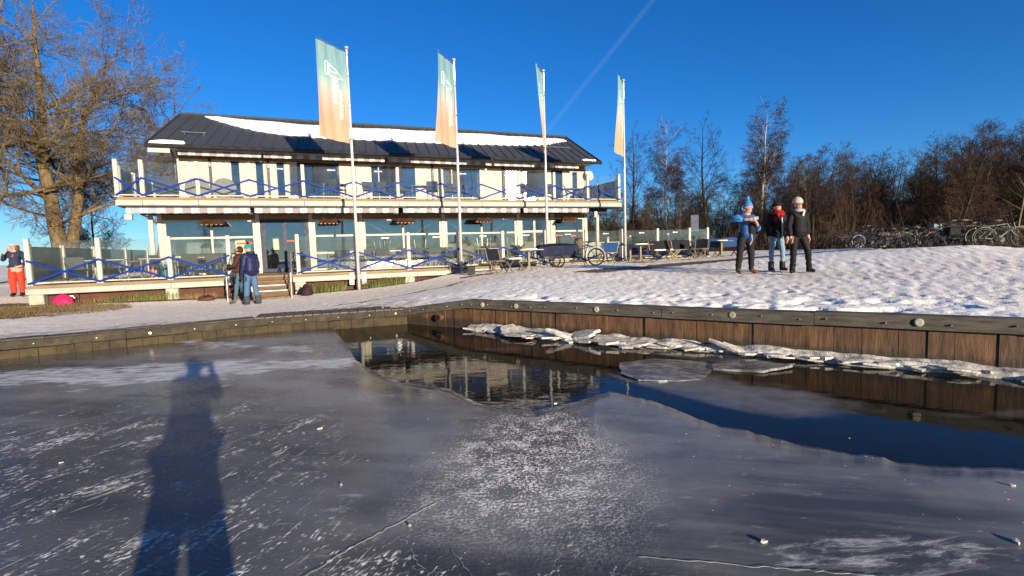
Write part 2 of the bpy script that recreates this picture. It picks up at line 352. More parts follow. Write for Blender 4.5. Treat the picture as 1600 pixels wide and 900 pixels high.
IR = .25 + (redge[:, None] - .25) * tt[None]
IX = np.sin(th)[:, None] * IR; IY = np.cos(th)[:, None] * IR
iw = fbm(IX * 1.1, IY * 1.6, 61) - .5
IZ = (fbm(IX * 1.2, IY * 1.2, 63, 3) - .5) * .010
band = sstep(.95, .25, np.abs(IY - (7.35 + .10 * (IX + 4))) + iw * 1.5) * sstep(-1.1, -2.6, IX + iw)
band = np.maximum(band, .8 * sstep(.5, .1, np.abs(IY - (8.5 - .10 * IX - .35 * (IX + 4.4))) + iw) * sstep(-2.9, -3.6, IX))
band = np.maximum(band, .55 * sstep(.8, .2, np.hypot((IX - 1.9) / 1.0, (IY - 2.45) / .3) + iw * 1.6))
band = np.maximum(band, .7 * sstep(.34, .05, (redge[:, None] - IR) + iw * .5) * (IX < .9) * (IX > -2.6))
scr = sstep(-.5, -2.2, IX + .55 * (IY - 3.4) + iw * 1.2) * sstep(6.0, 4.8, IY + iw * 1.5)
scr = np.maximum(scr, .75 * sstep(3.05, 2.5, IY + .15 * IX + iw * .5) * sstep(1.2, .2, IX))
thin = sstep(1.7, .1, (redge[:, None] - IR) + iw * 2.6) * ((th > R(-26)) & (th < R(9)))[:, None]
crust = sstep(1.2, .25, np.hypot((IX - .10 - .10 * (IY - 4)) / (.62 + .22 * np.abs(IY - 4.4)), (IY - 3.95) / 1.55) + iw * .75)  # rough crust, whitened where sun glare from the balcony glass falls
qd = seg_dist(IX, IY, [(-22, 0), (-11, 7.2), (-8.7, 8.6), (-7.2, 9.45), (-5.4, 10.65), (-4.2, 11.06)]); thin = np.maximum(thin, .8 * sstep(1.5, .5, qd + iw * 1.6))
frontm = ((th > ea[0]) & (th < R(60)))[:, None]; IZ = IZ - .034 * sstep(.35, .0, redge[:, None] - IR) * frontm
crust = np.maximum(crust, .8 * sstep(1., .2, np.hypot((IX - .15) / .75, (IY - 5.05) / .22) + iw * .5))  # more of the glare-whitened crust
cloud = fbm(IX * .55 + 3, IY * .9, 71)
nr, nc = IX.shape
lastrow = np.stack([np.sin(th) * redge, np.cos(th) * redge, np.full(nr, -.075)], -1)[:, None, :]
IV = np.concatenate([np.stack([IX, IY, IZ], -1), lastrow], 1); nc += 1
idx = np.arange(nr * nc).reshape(nr, nc); idx = np.concatenate([idx, idx[:1]], 0)
f4 = np.stack([idx[:-1, :-1], idx[1:, :-1], idx[1:, 1:], idx[:-1, 1:]], -1).reshape(-1, 4)
i_me = np_mesh('lake_ice', IV.reshape(-1, 3), f4, None, True)
if i_me.polygons[nc * 300 + 20].normal.z < 0: i_me.flip_normals()
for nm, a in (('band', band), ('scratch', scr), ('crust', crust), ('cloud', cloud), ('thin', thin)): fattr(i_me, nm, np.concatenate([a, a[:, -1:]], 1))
t = NT('lake_ice'); p = t.pos()
nA = t.noise(p, 1.3, 6, .62); nB = t.noise(p, 6., 6, .62); nC = t.noise(p, 42., 3, .6); nD = t.noise(p, 110., 2, .5)
flk = t.noise(t.pos((1, 2.6, 1), (0, 0, R(-70))), 11.0, 5, .66, .4)       # flecks of blown snow
scratches = None
for rot_, sc_, thr in ((-74, 2.2, .645), (-62, 3.2, .66), (-86, 2.8, .665), (-35, 2.0, .69)):
    v = t.pos((.55, 8.0, 1), (0, 0, R(rot_)))
    s_ = t.ramp(t.noise(v, sc_ * 1.6, 3, .55, .1), thr + .01, thr + .07)
    scratches = s_ if scratches is None else t.math('MAXIMUM', scratches, s_)
flk2 = t.noise(t.pos((1, 1.9, 1), (0, 0, R(-58))), 24.0, 4, .6, .3); clus = t.noise(t.pos((1, 1.6, 1), (0, 0, R(-70))), 1.7, 5, .65, .5)
flecks = t.ramp(t.math('ADD', t.math('ADD', t.math('MULTIPLY', flk, .5), t.math('MULTIPLY', flk2, .5)), t.math('MULTIPLY', t.math('SUBTRACT', clus, .5), .55)), .56, .68)
scuff = t.ramp(t.math('ADD', t.noise(t.pos((.45, 2.0, 1), (0, 0, R(-62))), 3.2, 7, .72, .6), t.math('MULTIPLY', t.math('SUBTRACT', clus, .5), .5)), .60, .74, 0, .7); flecks = t.math('MAXIMUM', flecks, scuff)
scratch_w = t.math('MULTIPLY', t.math('MAXIMUM', t.math('MULTIPLY', scratches, .55), flecks), t.ramp(t.math('ADD', t.attr('scratch'), t.math('MULTIPLY', t.math('SUBTRACT', nA, .5), 1.2)), .25, .8))
nS = t.noise(t.pos((.6, 1.8, 1), (0, 0, R(-6))), 5., 8, .72, .3); band_w = t.ramp(t.math('ADD', t.math('MULTIPLY', t.attr('band'), .8), t.math('MULTIPLY', t.math('SUBTRACT', nS, .5), 3.4)), .25, 1.1)
few = t.ramp(t.noise(p, 17., 2, .5), .735, .76, 0, .8)                       # scattered grains of snow
crust_w = t.math('MULTIPLY', t.ramp(t.math('ADD', t.math('ADD', t.math('MULTIPLY', nC, .6), t.math('MULTIPLY', nD, .4)), t.math('MULTIPLY', t.math('SUBTRACT', nB, .5), .45)), .49, .60), t.attr('crust'))  # glare painted as white grains over the rough ice
frost_glare = t.math('MAXIMUM', t.math('MAXIMUM', t.math('MULTIPLY', band_w, .62), scratch_w), t.math('MAXIMUM', few, crust_w))
clear = t.mix(t.ramp(t.math('ADD', t.math('MULTIPLY', t.attr('cloud'), .6), t.math('MULTIPLY', nA, .4)), .35, .65), (.066, .066, .062), (.24, .236, .222))
streak = t.noise(t.pos((.35, 2.6, 1), (0, 0, R(14))), 1.4, 6, .65); clear = t.mix(t.ramp(streak, .42, .70, 0, .5), clear, (.26, .252, .23)); clear = t.mix(t.math('MULTIPLY', t.attr('scratch'), .6), clear, (.026, .026, .025))
clear = t.mix(t.math('MULTIPLY', t.attr('thin'), .85), clear, (.020, .019, .014))
col = t.mix(frost_glare, clear, (.90, .885, .86))
relief = t.math('ADD', t.math('MULTIPLY', nC, t.math('ADD', t.math('MULTIPLY', t.attr('crust'), 1.6), t.math('ADD', t.math('MULTIPLY', t.attr('scratch'), .6), .10))),
                t.math('ADD', t.math('MULTIPLY', frost_glare, .8), t.math('MULTIPLY', nB, .25)))
rgh = t.math('ADD', t.math('MULTIPLY', t.ramp(nA, .3, .7, .22, .36), t.math('SUBTRACT', 1., t.math('MULTIPLY', t.attr('thin'), .75))), t.math('MULTIPLY', frost_glare, .35))
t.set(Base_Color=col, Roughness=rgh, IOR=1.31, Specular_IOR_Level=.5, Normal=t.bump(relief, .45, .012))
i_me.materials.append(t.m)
tag(link('lake_ice', i_me), kind='structure')

# ---- quays
wood_cap = M('weathered_cap_wood', (0.0805, 0.0735, 0.0595), .8, var=.45, scale=3, bump=.6, stretch=(1, 1, 8), dirt=(.05, .048, .03))
t = NT('sheet_pile_wood'); v = t.pos((6, 6, 1.0)); n1 = t.noise(v, 2.2, 6, .65); n2 = t.noise(t.pos(), 1.1, 4); oi = t.new('ShaderNodeObjectInfo')
base = t.mix(t.ramp(n1, .3, .7), (.050, .024, .010), (.165, .082, .034)); base = t.mix(t.ramp(n2, .5, .7, 0, .6), base, (.05, .028, .014))
base = t.mix(t.math('MULTIPLY', oi.outputs['Random'], .5), base, (.06, .035, .02))
gp = t.new('ShaderNodeNewGeometry'); sx = t.new('ShaderNodeSeparateXYZ'); t.l.new(gp.outputs['Position'], sx.inputs[0])
wet = t.ramp(t.math('ADD', sx.outputs['Z'], t.math('MULTIPLY', t.math('SUBTRACT', n1, .5), .22)), .10, .20, 1, 0)   # algae stain of the water line
base = t.mix(t.math('MULTIPLY', wet, .8), base, (.020, .018, .010))
pile_wood = t.set(Base_Color=base, Roughness=.7, Normal=t.bump(n1, .6, .02))
bolt_m = M('galvanised_bolt', (.30, .27, .20), .45, .6); disc_m = M('plug_disc', (.30, .30, .22), .7, var=.3)
rng = random.Random(4)
def quay_front(a, b, za, zb, root, seg=1.7, cap_h=.17, pw=.30, seed=1, z_bot=-.30):
    """cap beam pieces with bolts above a row of upright boards, from a to b, water on the near side"""
    r = random.Random(seed); a = Vector((*a, 0)); b = Vector((*b, 0)); d = (b - a); Ln = d.length; d.normalize(); nin = Vector((-d.y, d.x, 0))
    if nin.y < 0: nin = -nin
    zt = lambda s: za + (zb - za) * s / Ln
    s = 0.
    while s < Ln - .01:
        e = min(Ln, s + seg * r.uniform(.8, 1.25))
        if Ln - e < .5: e = Ln
        m = MB(); j = r.uniform(-.006, .006)
        vs = []
        for q in (s + .004, e - .004):
            z = zt(q) + j; p = a + d * q
            for off, zz in ((-.075 + j, z - cap_h), (.16, z - cap_h), (.16, z), (-.055 + j, z), (-.075 + j, z - .02)): vs.append(tuple(p + nin * off + Vector((0, 0, zz))))
        m.add(vs, [(4, 3, 2, 1, 0), (5, 6, 7, 8, 9)] + [(i, (i + 1) % 5, 5 + (i + 1) % 5, 5 + i) for i in range(5)])
        o = m.build('cap_beam', wood_cap, root)
        qs = [s + .15, e - .15] + [s + (e - s) * k for k in (.35, .68)]
        for q in qs:
            p = a + d * (q + r.uniform(-.05, .05)) + nin * -.078 + Vector((0, 0, zt(q) - cap_h * .5 + r.uniform(-.015, .015)))
            m = MB(); m.tube([p + nin * .01, p - nin * .012, p - nin * .02], [.011, .011, .006], 7); m.build('bolt', bolt_m, o)
        s = e
    s = 0.
    while s < Ln - .02:
        w = min(pw * r.uniform(.7, 1.3), Ln - s); q = s + w / 2; dep = r.uniform(-.012, .012); p0 = a + d * (s + .003); p1 = a + d * (s + w - .003)
        m = MB(); vs = []
        for p in (p0, p1):
            for off in (dep, .06):
                for z in (z_bot, zt(q) - cap_h * .9): vs.append(tuple(p + nin * off + Vector((0, 0, z))))
        m.add(vs, [(0, 1, 3, 2), (4, 6, 7, 5), (0, 4, 5, 1), (2, 3, 7, 6), (0, 2, 6, 4), (1, 5, 7, 3)])
        m.build('sheet_board', pile_wood, root); s += w
    return d, nin
rq = thing('quay_wall', 'brown timber sheet pile quay wall with bolted grey cap beam beside the open water', 'quay wall')
d1, n1v = quay_front((-.9, 10.55), (9.5, 3.0), .575, .66, rq, 1.9, seed=3)
quay_front((-2.42, 11.62), (-.9, 10.55), .33, .575, rq, 1.8, seed=5)
for s_ in (.42, 1.25, 2.95, 5.15, 7.3):          # round plugs in the cap
    p = Vector((-.9, 10.55, 0)) + d1 * s_ - n1v * .078 + Vector((0, 0, .575 + .008 * s_ - .085))
    m = MB(); m.tube([p + n1v * .01, p - n1v * .01, p - n1v * .016], [.05, .05, .035], 14); m.build('round_plug', disc_m, rq)
p = Vector((-1.55, 11.0, .17)); m = MB(); m.tube([p + n1v * .05, p - n1v * .10], .075, 14); dp = m.build('drain_pipe', M('rusty_pipe', (.12, .06, .03), .7, .3), rq)
m = MB(); m.tube([p - n1v * .101, p - n1v * .104], .055, 14); m.build('pipe_mouth', M('pipe_dark', (.01, .009, .008), .9), dp)
lq = thing('low_quay', 'low grey timber landing edge with plank top in front of the terrace steps', 'quay edge')
LQ = [(-15, 4.5), (-11, 7.2), (-8.7, 8.6), (-7.2, 9.45), (-5.4, 10.65), (-2.9, 11.5), (-2.42, 11.62)]
face_w = M('grey_landing_wood', (0.0336, 0.0294, 0.021), .8, var=.5, scale=4, bump=.5, dirt=(.07, .06, .03)); tan_w = M('tan_landing_board', (0.0383, 0.0288, 0.0153), .8, var=.55, scale=5, bump=.5, dirt=(.06, .05, .02))
plank_w = M('grey_plank', (0.105, 0.0875, 0.0735), .85, var=.4, scale=4, bump=.5, stretch=(6, 1, 1)); stone_w = M('edging_stone', (0.0595, 0.0525, 0.0434), .85, var=.35, scale=6, bump=.4)
for (ax, ay), (bx, by) in zip(LQ[:-1], LQ[1:]):
    a = Vector((ax, ay, 0)); d = Vector((bx - ax, by - ay, 0)); Ln = d.length; d.normalize(); nin = Vector((-d.y, d.x, 0)); ang = math.atan2(d.y, d.x)
    def lbox(name, mat, s0, s1, o0, o1, z0, z1, par=lq, ch=0.):
        m = MB(); m.box(s0 + .003, s1 - .003, o0, o1, z0, z1, ch); return m.build(name, mat, par, loc=a, rot=(0, 0, ang))
    wal = lbox('edge_beam', face_w, 0, Ln, -.03, .14, .15, .285)
    k = max(1, round(Ln / .75))
    for i in range(k):
        s_ = Ln * (i + .5) / k; big = rng.random() < .3
        m = MB(); m.tube([(s_, -.028, .215), (s_, -.045, .215)], .026 if big else .011, 9); m.build('bolt', bolt_m, wal, loc=(0, 0, 0))
    k = max(1, round(Ln / .24))
    for i in range(k): lbox('face_board', tan_w, Ln * i / k, Ln * (i + 1) / k, -.075 + rng.uniform(-.01, .01), .10, -.25, .145 + rng.uniform(-.008, .008))
    if ax > -6.5:
        k = round(Ln / .19)
        for i in range(k): lbox('top_plank', plank_w, Ln * i / k, Ln * (i + 1) / k - .012, -.02, .78 + rng.uniform(-.03, .03), .288, .318 + rng.uniform(-.005, .005))
    else:
        for row, (o0, o1) in enumerate(((-.01, .14), (.15, .30))):
            k = round(Ln / .5); sh = .25 * row
            for i in range(k): lbox('edge_stone', stone_w, Ln * i / k, Ln * (i + 1) / k, o0, o1, .288, .312 + rng.uniform(-.008, .008) + .006 * row, ch=.006)

# ---- broken ice along the quay and loose plates in the open water
t = NT('broken_ice'); p = t.coord('Object'); n1 = t.noise(p, 9, 5, .6); n2 = t.noise(p, 40, 3)
broken_ice = t.set(Base_Color=t.mix(t.ramp(n1, .35, .7), (.40, .385, .35), (.80, .78, .74)), Roughness=t.ramp(n2, .3, .7, .12, .45), IOR=1.31, Transmission_Weight=.3, Normal=t.bump(t.math('ADD', n1, t.math('MULTIPLY', n2, .4)), .6, .02))
t = NT('thin_ice_plate'); p = t.pos(); n1 = t.noise(p, 3.5, 6, .65); n2 = t.noise(t.pos((1, 6, 1), (0, 0, R(20))), 5, 4)
plate_ice = t.set(Base_Color=t.mix(t.ramp(t.math('ADD', t.math('MULTIPLY', n1, .6), t.math('MULTIPLY', n2, .4)), .42, .66), (.07, .072, .072), (.33, .33, .32)), Roughness=.2, IOR=1.31, Normal=t.bump(n2, .25, .01))
def slab(r, size, thick, asp=.6, n=8):
    m = MB(); ph = r.random() * 6; pts = []
    for i in range(n):
        a = 2 * math.pi * i / n + r.uniform(-.35, .35); q = size * r.uniform(.55, 1.2)
        pts.append((q * math.cos(a), q * math.sin(a) * asp))
    low = [(x * r.uniform(.93, 1.05), y * r.uniform(.93, 1.05), -thick * r.uniform(.8, 1.2)) for x, y in pts]
    top = [(x, y, thick * r.uniform(-.06, .12)) for x, y in pts]; mid = [(x * 1.03, y * 1.03, -thick * .35 * r.uniform(.6, 1.4)) for x, y in pts]
    m.add(top + mid + low + [(0, 0, thick * .1), (0, 0, -thick)], [(i, n + i, n + (i + 1) % n, (i + 1) % n) for i in range(n)] + [(n + i, 2 * n + i, 2 * n + (i + 1) % n, n + (i + 1) % n) for i in range(n)]
          + [(3 * n, i, (i + 1) % n) for i in range(n)] + [(3 * n + 1, 2 * n + (i + 1) % n, 2 * n + i) for i in range(n)])
    return m
r = random.Random(21); wall_ang = math.atan2(d1.y, d1.x)
slab_lab = 'broken white ice slab lying along the foot of the timber quay wall'
for i in range(80):
    s_ = .15 + 8.6 * (i + r.random() * .8) / 80; dens = 1 if 1.2 < s_ < 4.2 else .7
    sz = r.uniform(.07, .24) * dens; off = r.uniform(.03, .08 + (.36 if 1.2 < s_ < 4.0 else .10))
    p = Vector((-.9, 10.55, 0)) + d1 * s_ - n1v * (off + .05) + Vector((0, 0, r.uniform(-.005, .045)))
    o = slab(r, sz * r.uniform(1., 1.4), r.uniform(.012, .034), r.uniform(.35, .9), r.randint(5, 8)).build('ice_slab', broken_ice, None, loc=p, rot=(r.uniform(-.10, .16), r.uniform(-.10, .10), wall_ang + r.uniform(-.35, .35)))
    tag(o, slab_lab, 'ice slab', 'broken ice slabs along the quay')
def big_slab(sz, px, off, z, rot, lab, asp=.35, th=.05, seed=1):
    p = Vector((-.9, 10.55, 0)) + d1 * px - n1v * off + Vector((0, 0, z))
    tag(slab(random.Random(seed), sz, th, asp, 11).build('ice_slab', broken_ice, None, loc=p, rot=rot), lab, 'ice slab', 'broken ice slabs along the quay')
big_slab(.42, 1.42, .22, .05, (.38, .10, wall_ang + .1), 'wide tilted ice slab with a dark gap beneath it', .45, .045, 3)
big_slab(.40, 2.75, .25, .10, (.34, -.12, wall_ang - .15), 'steep ice slab standing highest in the broken ice pile', .4, .05, 8)
big_slab(.34, 2.45, .34, .08, (.45, .30, wall_ang + .35), 'narrow ice slab leaning on edge beside the highest slab', .25, .045, 9)
big_slab(.55, 3.35, .28, .05, (.16, .03, wall_ang), 'broad flat grey ice slab at the right of the pile', .38, .04, 12)
big_slab(.36, 5.25, .16, .05, (.2, .34, wall_ang + .12), 'long thin ice slab with one end tipped up against the quay', .28, .05, 14)
def plate(pts, z, th, lab, tilt=(0, 0)):
    cx = sum(p[0] for p in pts) / len(pts); cy = sum(p[1] for p in pts) / len(pts); rr = random.Random(len(pts)); q = []
    for i in range(len(pts)):
        a, b = Vector(pts[i]), Vector(pts[(i + 1) % len(pts)])
        for k in range(4):
            v = a.lerp(b, k / 4); q.append((v.x - cx + rr.uniform(-.015, .015), v.y - cy + rr.uniform(-.015, .015)))
    m = MB(); m.prism(q, -th, 0); tag(m.build('ice_plate', plate_ice, None, loc=(cx, cy, z), rot=(tilt[0], tilt[1], 0)), lab, 'ice plate', 'thin ice plates in the open water')
plate([(1.45, 6.9), (1.33, 6.35), (1.5, 6.05), (1.95, 6.0), (2.45, 6.1), (2.9, 6.45), (2.6, 6.95), (2.0, 7.15)], -.024, .014, 'rounded pale ice plate with a thick clear rim in the dark water', (.02, .03))
if 0: plate([(1.62, 5.95), (1.55, 5.5), (1.85, 5.05), (2.1, 4.95), (2.45, 5.25), (2.6, 5.7), (2.3, 6.1)], -.022, .018, 'flat grey ice plate next to the narrow dark channel', (0, 0))
plate([(2.65, 6.75), (2.55, 6.5), (3.1, 6.25), (3.55, 6.45), (3.3, 6.75)], -.005, .03, 'small brownish ice plate lying against the rounded plate', (.0, -.03))
if 0: plate([(4.6, 5.05), (4.9, 4.8), (5.6, 4.65), (5.9, 4.75), (5.3, 5.0)], -.03, .01, 'thin dark ice plate floating near the quay wall', (0, 0))
def ice_shelf():
    """the low, nearly continuous rim of snowy ice frozen to the foot of the quay"""
    n_ = 420; vs = []; sn = lambda q, k: .05 * (float(fbm(np.array([q * 5.]), np.array([k * 7.3]), 55)[0]) - .5)
    for i in range(n_ + 1):
        q = 8.9 * i / n_ + .05; w_ = .05 + .22 * float(fbm(np.array([q * 1.5]), np.array([.3]), 51)[0]) + .16 * max(0, math.sin((q - 1.0) * 1.0)) * (q < 4.1) + 0; h_ = .035 + .05 * float(vnoise(np.array([q * 4.]), np.array([2.]), 52)[0])
        b = Vector((-.9, 10.55, 0)) + d1 * q
        for off, z in ((-.01, h_ + .02 + sn(q, 1)), (.35, h_ + sn(q, 2)), (.8, h_ * .75 + sn(q, 3)), (.97, h_ * .45), (1.0, -.06)): vs.append(tuple(b - n1v * (off * w_ + .0) + Vector((0, 0, z))))
    m = MB(); m.add(vs, [(5 * i + k, 5 * i + k + 1, 5 * i + k + 6, 5 * i + k + 5) for i in range(n_) for k in range(4)]); tag(m.build('ice_shelf', broken_ice), 'low ragged rim of white ice frozen along the foot of the quay wall', 'ice')
ice_shelf()
def wpos(px, py, z=0.):
    d = ray_dir(px, py); k = (z - EYE) / d.z; return Vector((0, 0, EYE)) + d * k
for px, py, s_, lab in ((1194, 844, .045, 'flat oval ice chunk lying alone on the smooth ice'), (1583, 757, .03, 'small white ice chunk beside the edge of the dark water'), (1588, 844, .045, 'pointed white ice chunk lying on the smooth ice'),
        (84, 797, .03, 'small ice chunk among the skate scratches'), (533, 756, .03, 'white ice chip on the grey ice between shadow and glitter'), (640, 820, .022, 'tiny white ice chip beside the long crack'),
        (500, 668, .05, 'grey ice lump frozen into the sheet near the flagpole reflection'), (868, 629, .045, 'pale ice lump at the rim of the open water'), (95, 722, .025, 'ice crumb among white scratches near the shadow'), (1327, 684, .02, 'ice crumb on the grey ice by the dark water')):
    tag(slab(random.Random(px), s_ * .62, s_ * .3, .55, 8).build('ice_chunk', broken_ice, None, loc=wpos(px, py, .012), rot=(.15, .1, px)), lab, 'ice chunk')

# ---- long cracks in the sheet
crack_m = M('crack_white', (.30, .30, .295), .6, var=.3, scale=30)
ICE = bpy.data.objects['lake_ice']
for pts, w_ in (([(470, 905), (560, 850), (640, 808), (690, 780)], .004), ([(628, 838), (655, 880), (690, 930)], .006), ([(690, 838), (722, 880), (760, 930)], .009), ([(415, 528), (450, 548), (492, 572)], .016), ([(1000, 870), (1180, 884), (1420, 905)], .003)):
    P = [wpos(*q, .006) for q in pts]; rr = random.Random(len(pts) * 7 + pts[0][0]); q = []
    for a, b in zip(P[:-1], P[1:]):
        k = max(2, int((b - a).length / .03)); q += [a.lerp(b, i / k) + Vector((rr.gauss(0, .006), rr.gauss(0, .006), 0)) for i in range(k)]
    vs = []
    for i, c in enumerate(q):
        d = (q[min(i + 1, len(q) - 1)] - q[max(0, i - 1)]).normalized(); s_ = Vector((-d.y, d.x, 0)) * w_ * .45 * rr.uniform(.1, 1.) * min(1, (i + 1) / 6, (len(q) - i) / 6); z_ = Vector((0, 0, .003)); vs += [c + s_ - z_ * .5, c, c - s_ - z_ * .5]
    m = MB(); m.add(vs, [(3 * i + k, 3 * i + k + 1, 3 * i + k + 4, 3 * i + k + 3) for i in range(len(q) - 1) for k in (0, 1)]); m.build('crack', crack_m, ICE)

# ================================================================ PAVILION (local frame: x along the front, y inward, z up)
LY, LX0, LX1 = 3.2, 2.80, 21.72       # the ground floor room stands forward under the balcony
FL, UF, WY = .90, 3.80, 5.8            # terrace floor, balcony floor, wall plane
white_p = M('white_paint', (0.37, 0.35, 0.31), .5, var=.10, scale=5, dirt=(.27, .25, .20)); cream_f = M('cream_frame', (0.486, 0.432, 0.3375), .5, var=.12)
fascia_m = M('cream_fascia', (0.31, 0.3, 0.26), .55, var=.12, scale=2, dirt=(.20, .19, .15)); brown_edge = M('brown_edge_board', (0.18, 0.135, 0.0825), .75, var=.3, scale=3, bump=.3, stretch=(.3, 2, 2))
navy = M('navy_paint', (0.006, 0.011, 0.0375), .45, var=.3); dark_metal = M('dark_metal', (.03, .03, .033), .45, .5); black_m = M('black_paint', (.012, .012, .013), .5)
blue_bar = M('blue_bar_paint', (.002, .022, .16), .5, var=.15, spec=.08); tan_wood_shade = M('tan_wood_and_shade', (0.216, 0.132, 0.066), .7, var=.25, scale=3, stretch=(14, 14, .4), bump=.3)
skirt_m = M('red_brown_skirting', (0.066, 0.024, 0.015), .7, var=.35, scale=2, bump=.2); pier_m = M('pale_pier', (0.33, 0.312, 0.252), .85, var=.25, scale=8, bump=.5, dirt=(.35, .30, .2))
silver = M('silver_tube', (0.372, 0.36, 0.342), .3, .8, var=.1); slate_m = M('dark_interior', (0.12, 0.108, 0.096), .8); cream_in = M('cream_panel', (0.936, 0.8112, 0.5928), .7, var=.2, scale=2)
t = NT('cream_cladding'); v = t.coord('Object'); wv = t.new('ShaderNodeTexWave', wave_type='BANDS', bands_direction='X', wave_profile='SAW'); t.l.new(v, wv.inputs['Vector'])
wv.inputs['Scale'].default_value = 2.3; wv.inputs['Distortion'].default_value = 0
groove = t.ramp(wv.outputs['Fac'], .0, .10, 0, 1); nn_ = t.noise(t.coord('Object', (8, 8, .6)), 1.5, 5)
cladding = t.set(Base_Color=t.mix(t.math('MULTIPLY', groove, 1.), (.22, .16, .10), t.mix(nn_, (.47, .40, .315), (.56, .485, .39))), Roughness=.65, Normal=t.bump(groove, .8, .01))
t = NT('roof_sheet'); v = t.coord('Object'); n1 = t.noise(v, 1.2, 5); n2 = t.noise(v, 14, 3)
roof_m = t.set(Base_Color=t.mix(n1, (.034, .036, .036), (.056, .058, .057)), Roughness=t.ramp(n2, .3, .7, .38, .5), Specular_IOR_Level=.2, Normal=t.bump(n1, .08, .03))
snow_m = M('roof_snow', (.86, .86, .87), .8, var=.06, scale=3, bump=.25)
t = NT('awning_stripe'); v = t.coord('Object'); s_ = t.new('ShaderNodeSeparateXYZ'); t.l.new(v, s_.inputs[0])
k = t.math('FRACT', t.math('MULTIPLY', s_.outputs['X'], 1.9)); st = t.ramp(k, .46, .50); st2 = t.ramp(t.math('FRACT', t.math('MULTIPLY', s_.outputs['X'], .31)), .6, .75)
stripe_m = t.set(Base_Color=t.mix(st, (.40, .38, .36), t.mix(st2, (.20, .18, .19), (.22, .26, .29))), Roughness=.8)
def thin_glass(name, tint, refl_ior, milk, milk_col, rough=.0):
    t = NT(name); t.n.remove(t.b); tr = t.new('ShaderNodeBsdfTransparent'); tr.inputs[0].default_value = (*tint, 1); gl = t.new('ShaderNodeBsdfGlossy'); gl.inputs['Roughness'].default_value = rough
    fr = t.new('ShaderNodeFresnel'); fr.inputs[0].default_value = refl_ior; mx = t.new('ShaderNodeMixShader'); t.l.new(fr.outputs[0], mx.inputs[0]); t.l.new(tr.outputs[0], mx.inputs[1]); t.l.new(gl.outputs[0], mx.inputs[2])
    df = t.new('ShaderNodeBsdfDiffuse'); df.inputs[0].default_value = (*milk_col, 1); m2 = t.new('ShaderNodeMixShader')
    nz = t.noise(t.coord('Object'), 2.5, 5, .65); t.l.new(t.ramp(nz, .3, .8, milk * .5, milk * 1.6), m2.inputs[0])
    t.l.new(mx.outputs[0], m2.inputs[1]); t.l.new(df.outputs[0], m2.inputs[2]); t.l.new(m2.outputs[0], t.out.inputs[0]); return t.m
rail_glass = thin_glass('rail_glass', (.93, .94, .93), 1.45, .02, (.45, .52, .50)); win_glass = thin_glass('window_glass', (.66, .71, .74), 2.5, .015, (.25, .3, .32))
blue_glass = thin_glass('blue_window_glass', (.20, .30, .42), 2.0, .10, (.05, .11, .20)); glint_glass = thin_glass('door_glass', (.55, .62, .66), 2.2, .02, (.3, .3, .3), .075)

pav = thing('lakeside_pavilion', 'two storey cream pavilion with dark snow-patched metal roof and balcony', 'building', O, RZ)
def B(name, mat, *a, par=pav, ch=0.): m = MB(); m.box(*a, ch); return m.build(name, mat, par)
X0, X1, YB = 2.32, 23.05, 15.8
# --- shell
B('lower_floor', slate_m, LX0, LX1, LY + .06, YB, FL - .12, FL + .004)
B('ceiling', M('ceiling_white', (0.585, 0.559, 0.52), .8), LX0, LX1, LY + .1, YB - .13, 3.36, 3.44)
B('rear_wall', slate_m, X0, X1 + .3, YB - .12, YB, FL + .01, 6.3)
B('side_wall', cladding, X0 + .85, X0 + 1.0, WY + .15, YB - .13, UF, 6.3); B('side_wall', cladding, X1 - .12, X1 - .0, WY + .15, YB - .13, UF, 6.3)
B('lower_side_wall', cladding, LX1 - .10, LX1 + .02, LY + .15, YB - .13, FL + .01, 3.355); B('lower_side_wall', cladding, LX0 + .02, LX0 + .12, 7.5, YB - .13, FL + .01, 3.355); B('side_glazing', win_glass, LX0 + .06, LX0 + .075, LY + .15, 7.49, FL + .05, 3.3)
B('upper_floor', slate_m, X0 + .85, X1, WY + .02, YB - .13, 3.45, UF - .003)
B('partition', cream_in, LX0 + .3, 6.2, 6.6, 6.7, FL + .02, 2.45); B('partition', M('grey_panel', (0.624, 0.6864, 0.7176), .8), 8.6, 13.5, 9.4, 9.5, FL + .02, 3.3); B('partition', cream_in, 15.2, 21.2, 8.4, 8.5, FL + .02, 2.3)
B('upper_partition', M('upper_inside', (.25, .24, .22), .8), X0 + 1, X1 - .2, 9.0, 9.1, UF + .02, 6.2)
# gable ends
for gx in (X0 + .9, X1 - .06):
    m = MB(); vs = [(gx - .05, 5.9, 6.3), (gx - .05, 15.7, 6.3), (gx - .05, 10.9, 8.6), (gx + .05, 5.9, 6.3), (gx + .05, 15.7, 6.3), (gx + .05, 10.9, 8.6)]
    m.add(vs, [(0, 1, 2), (5, 4, 3), (0, 3, 4, 1), (1, 4, 5, 2), (2, 5, 3, 0)]); m.build('gable_wall', cladding, pav)
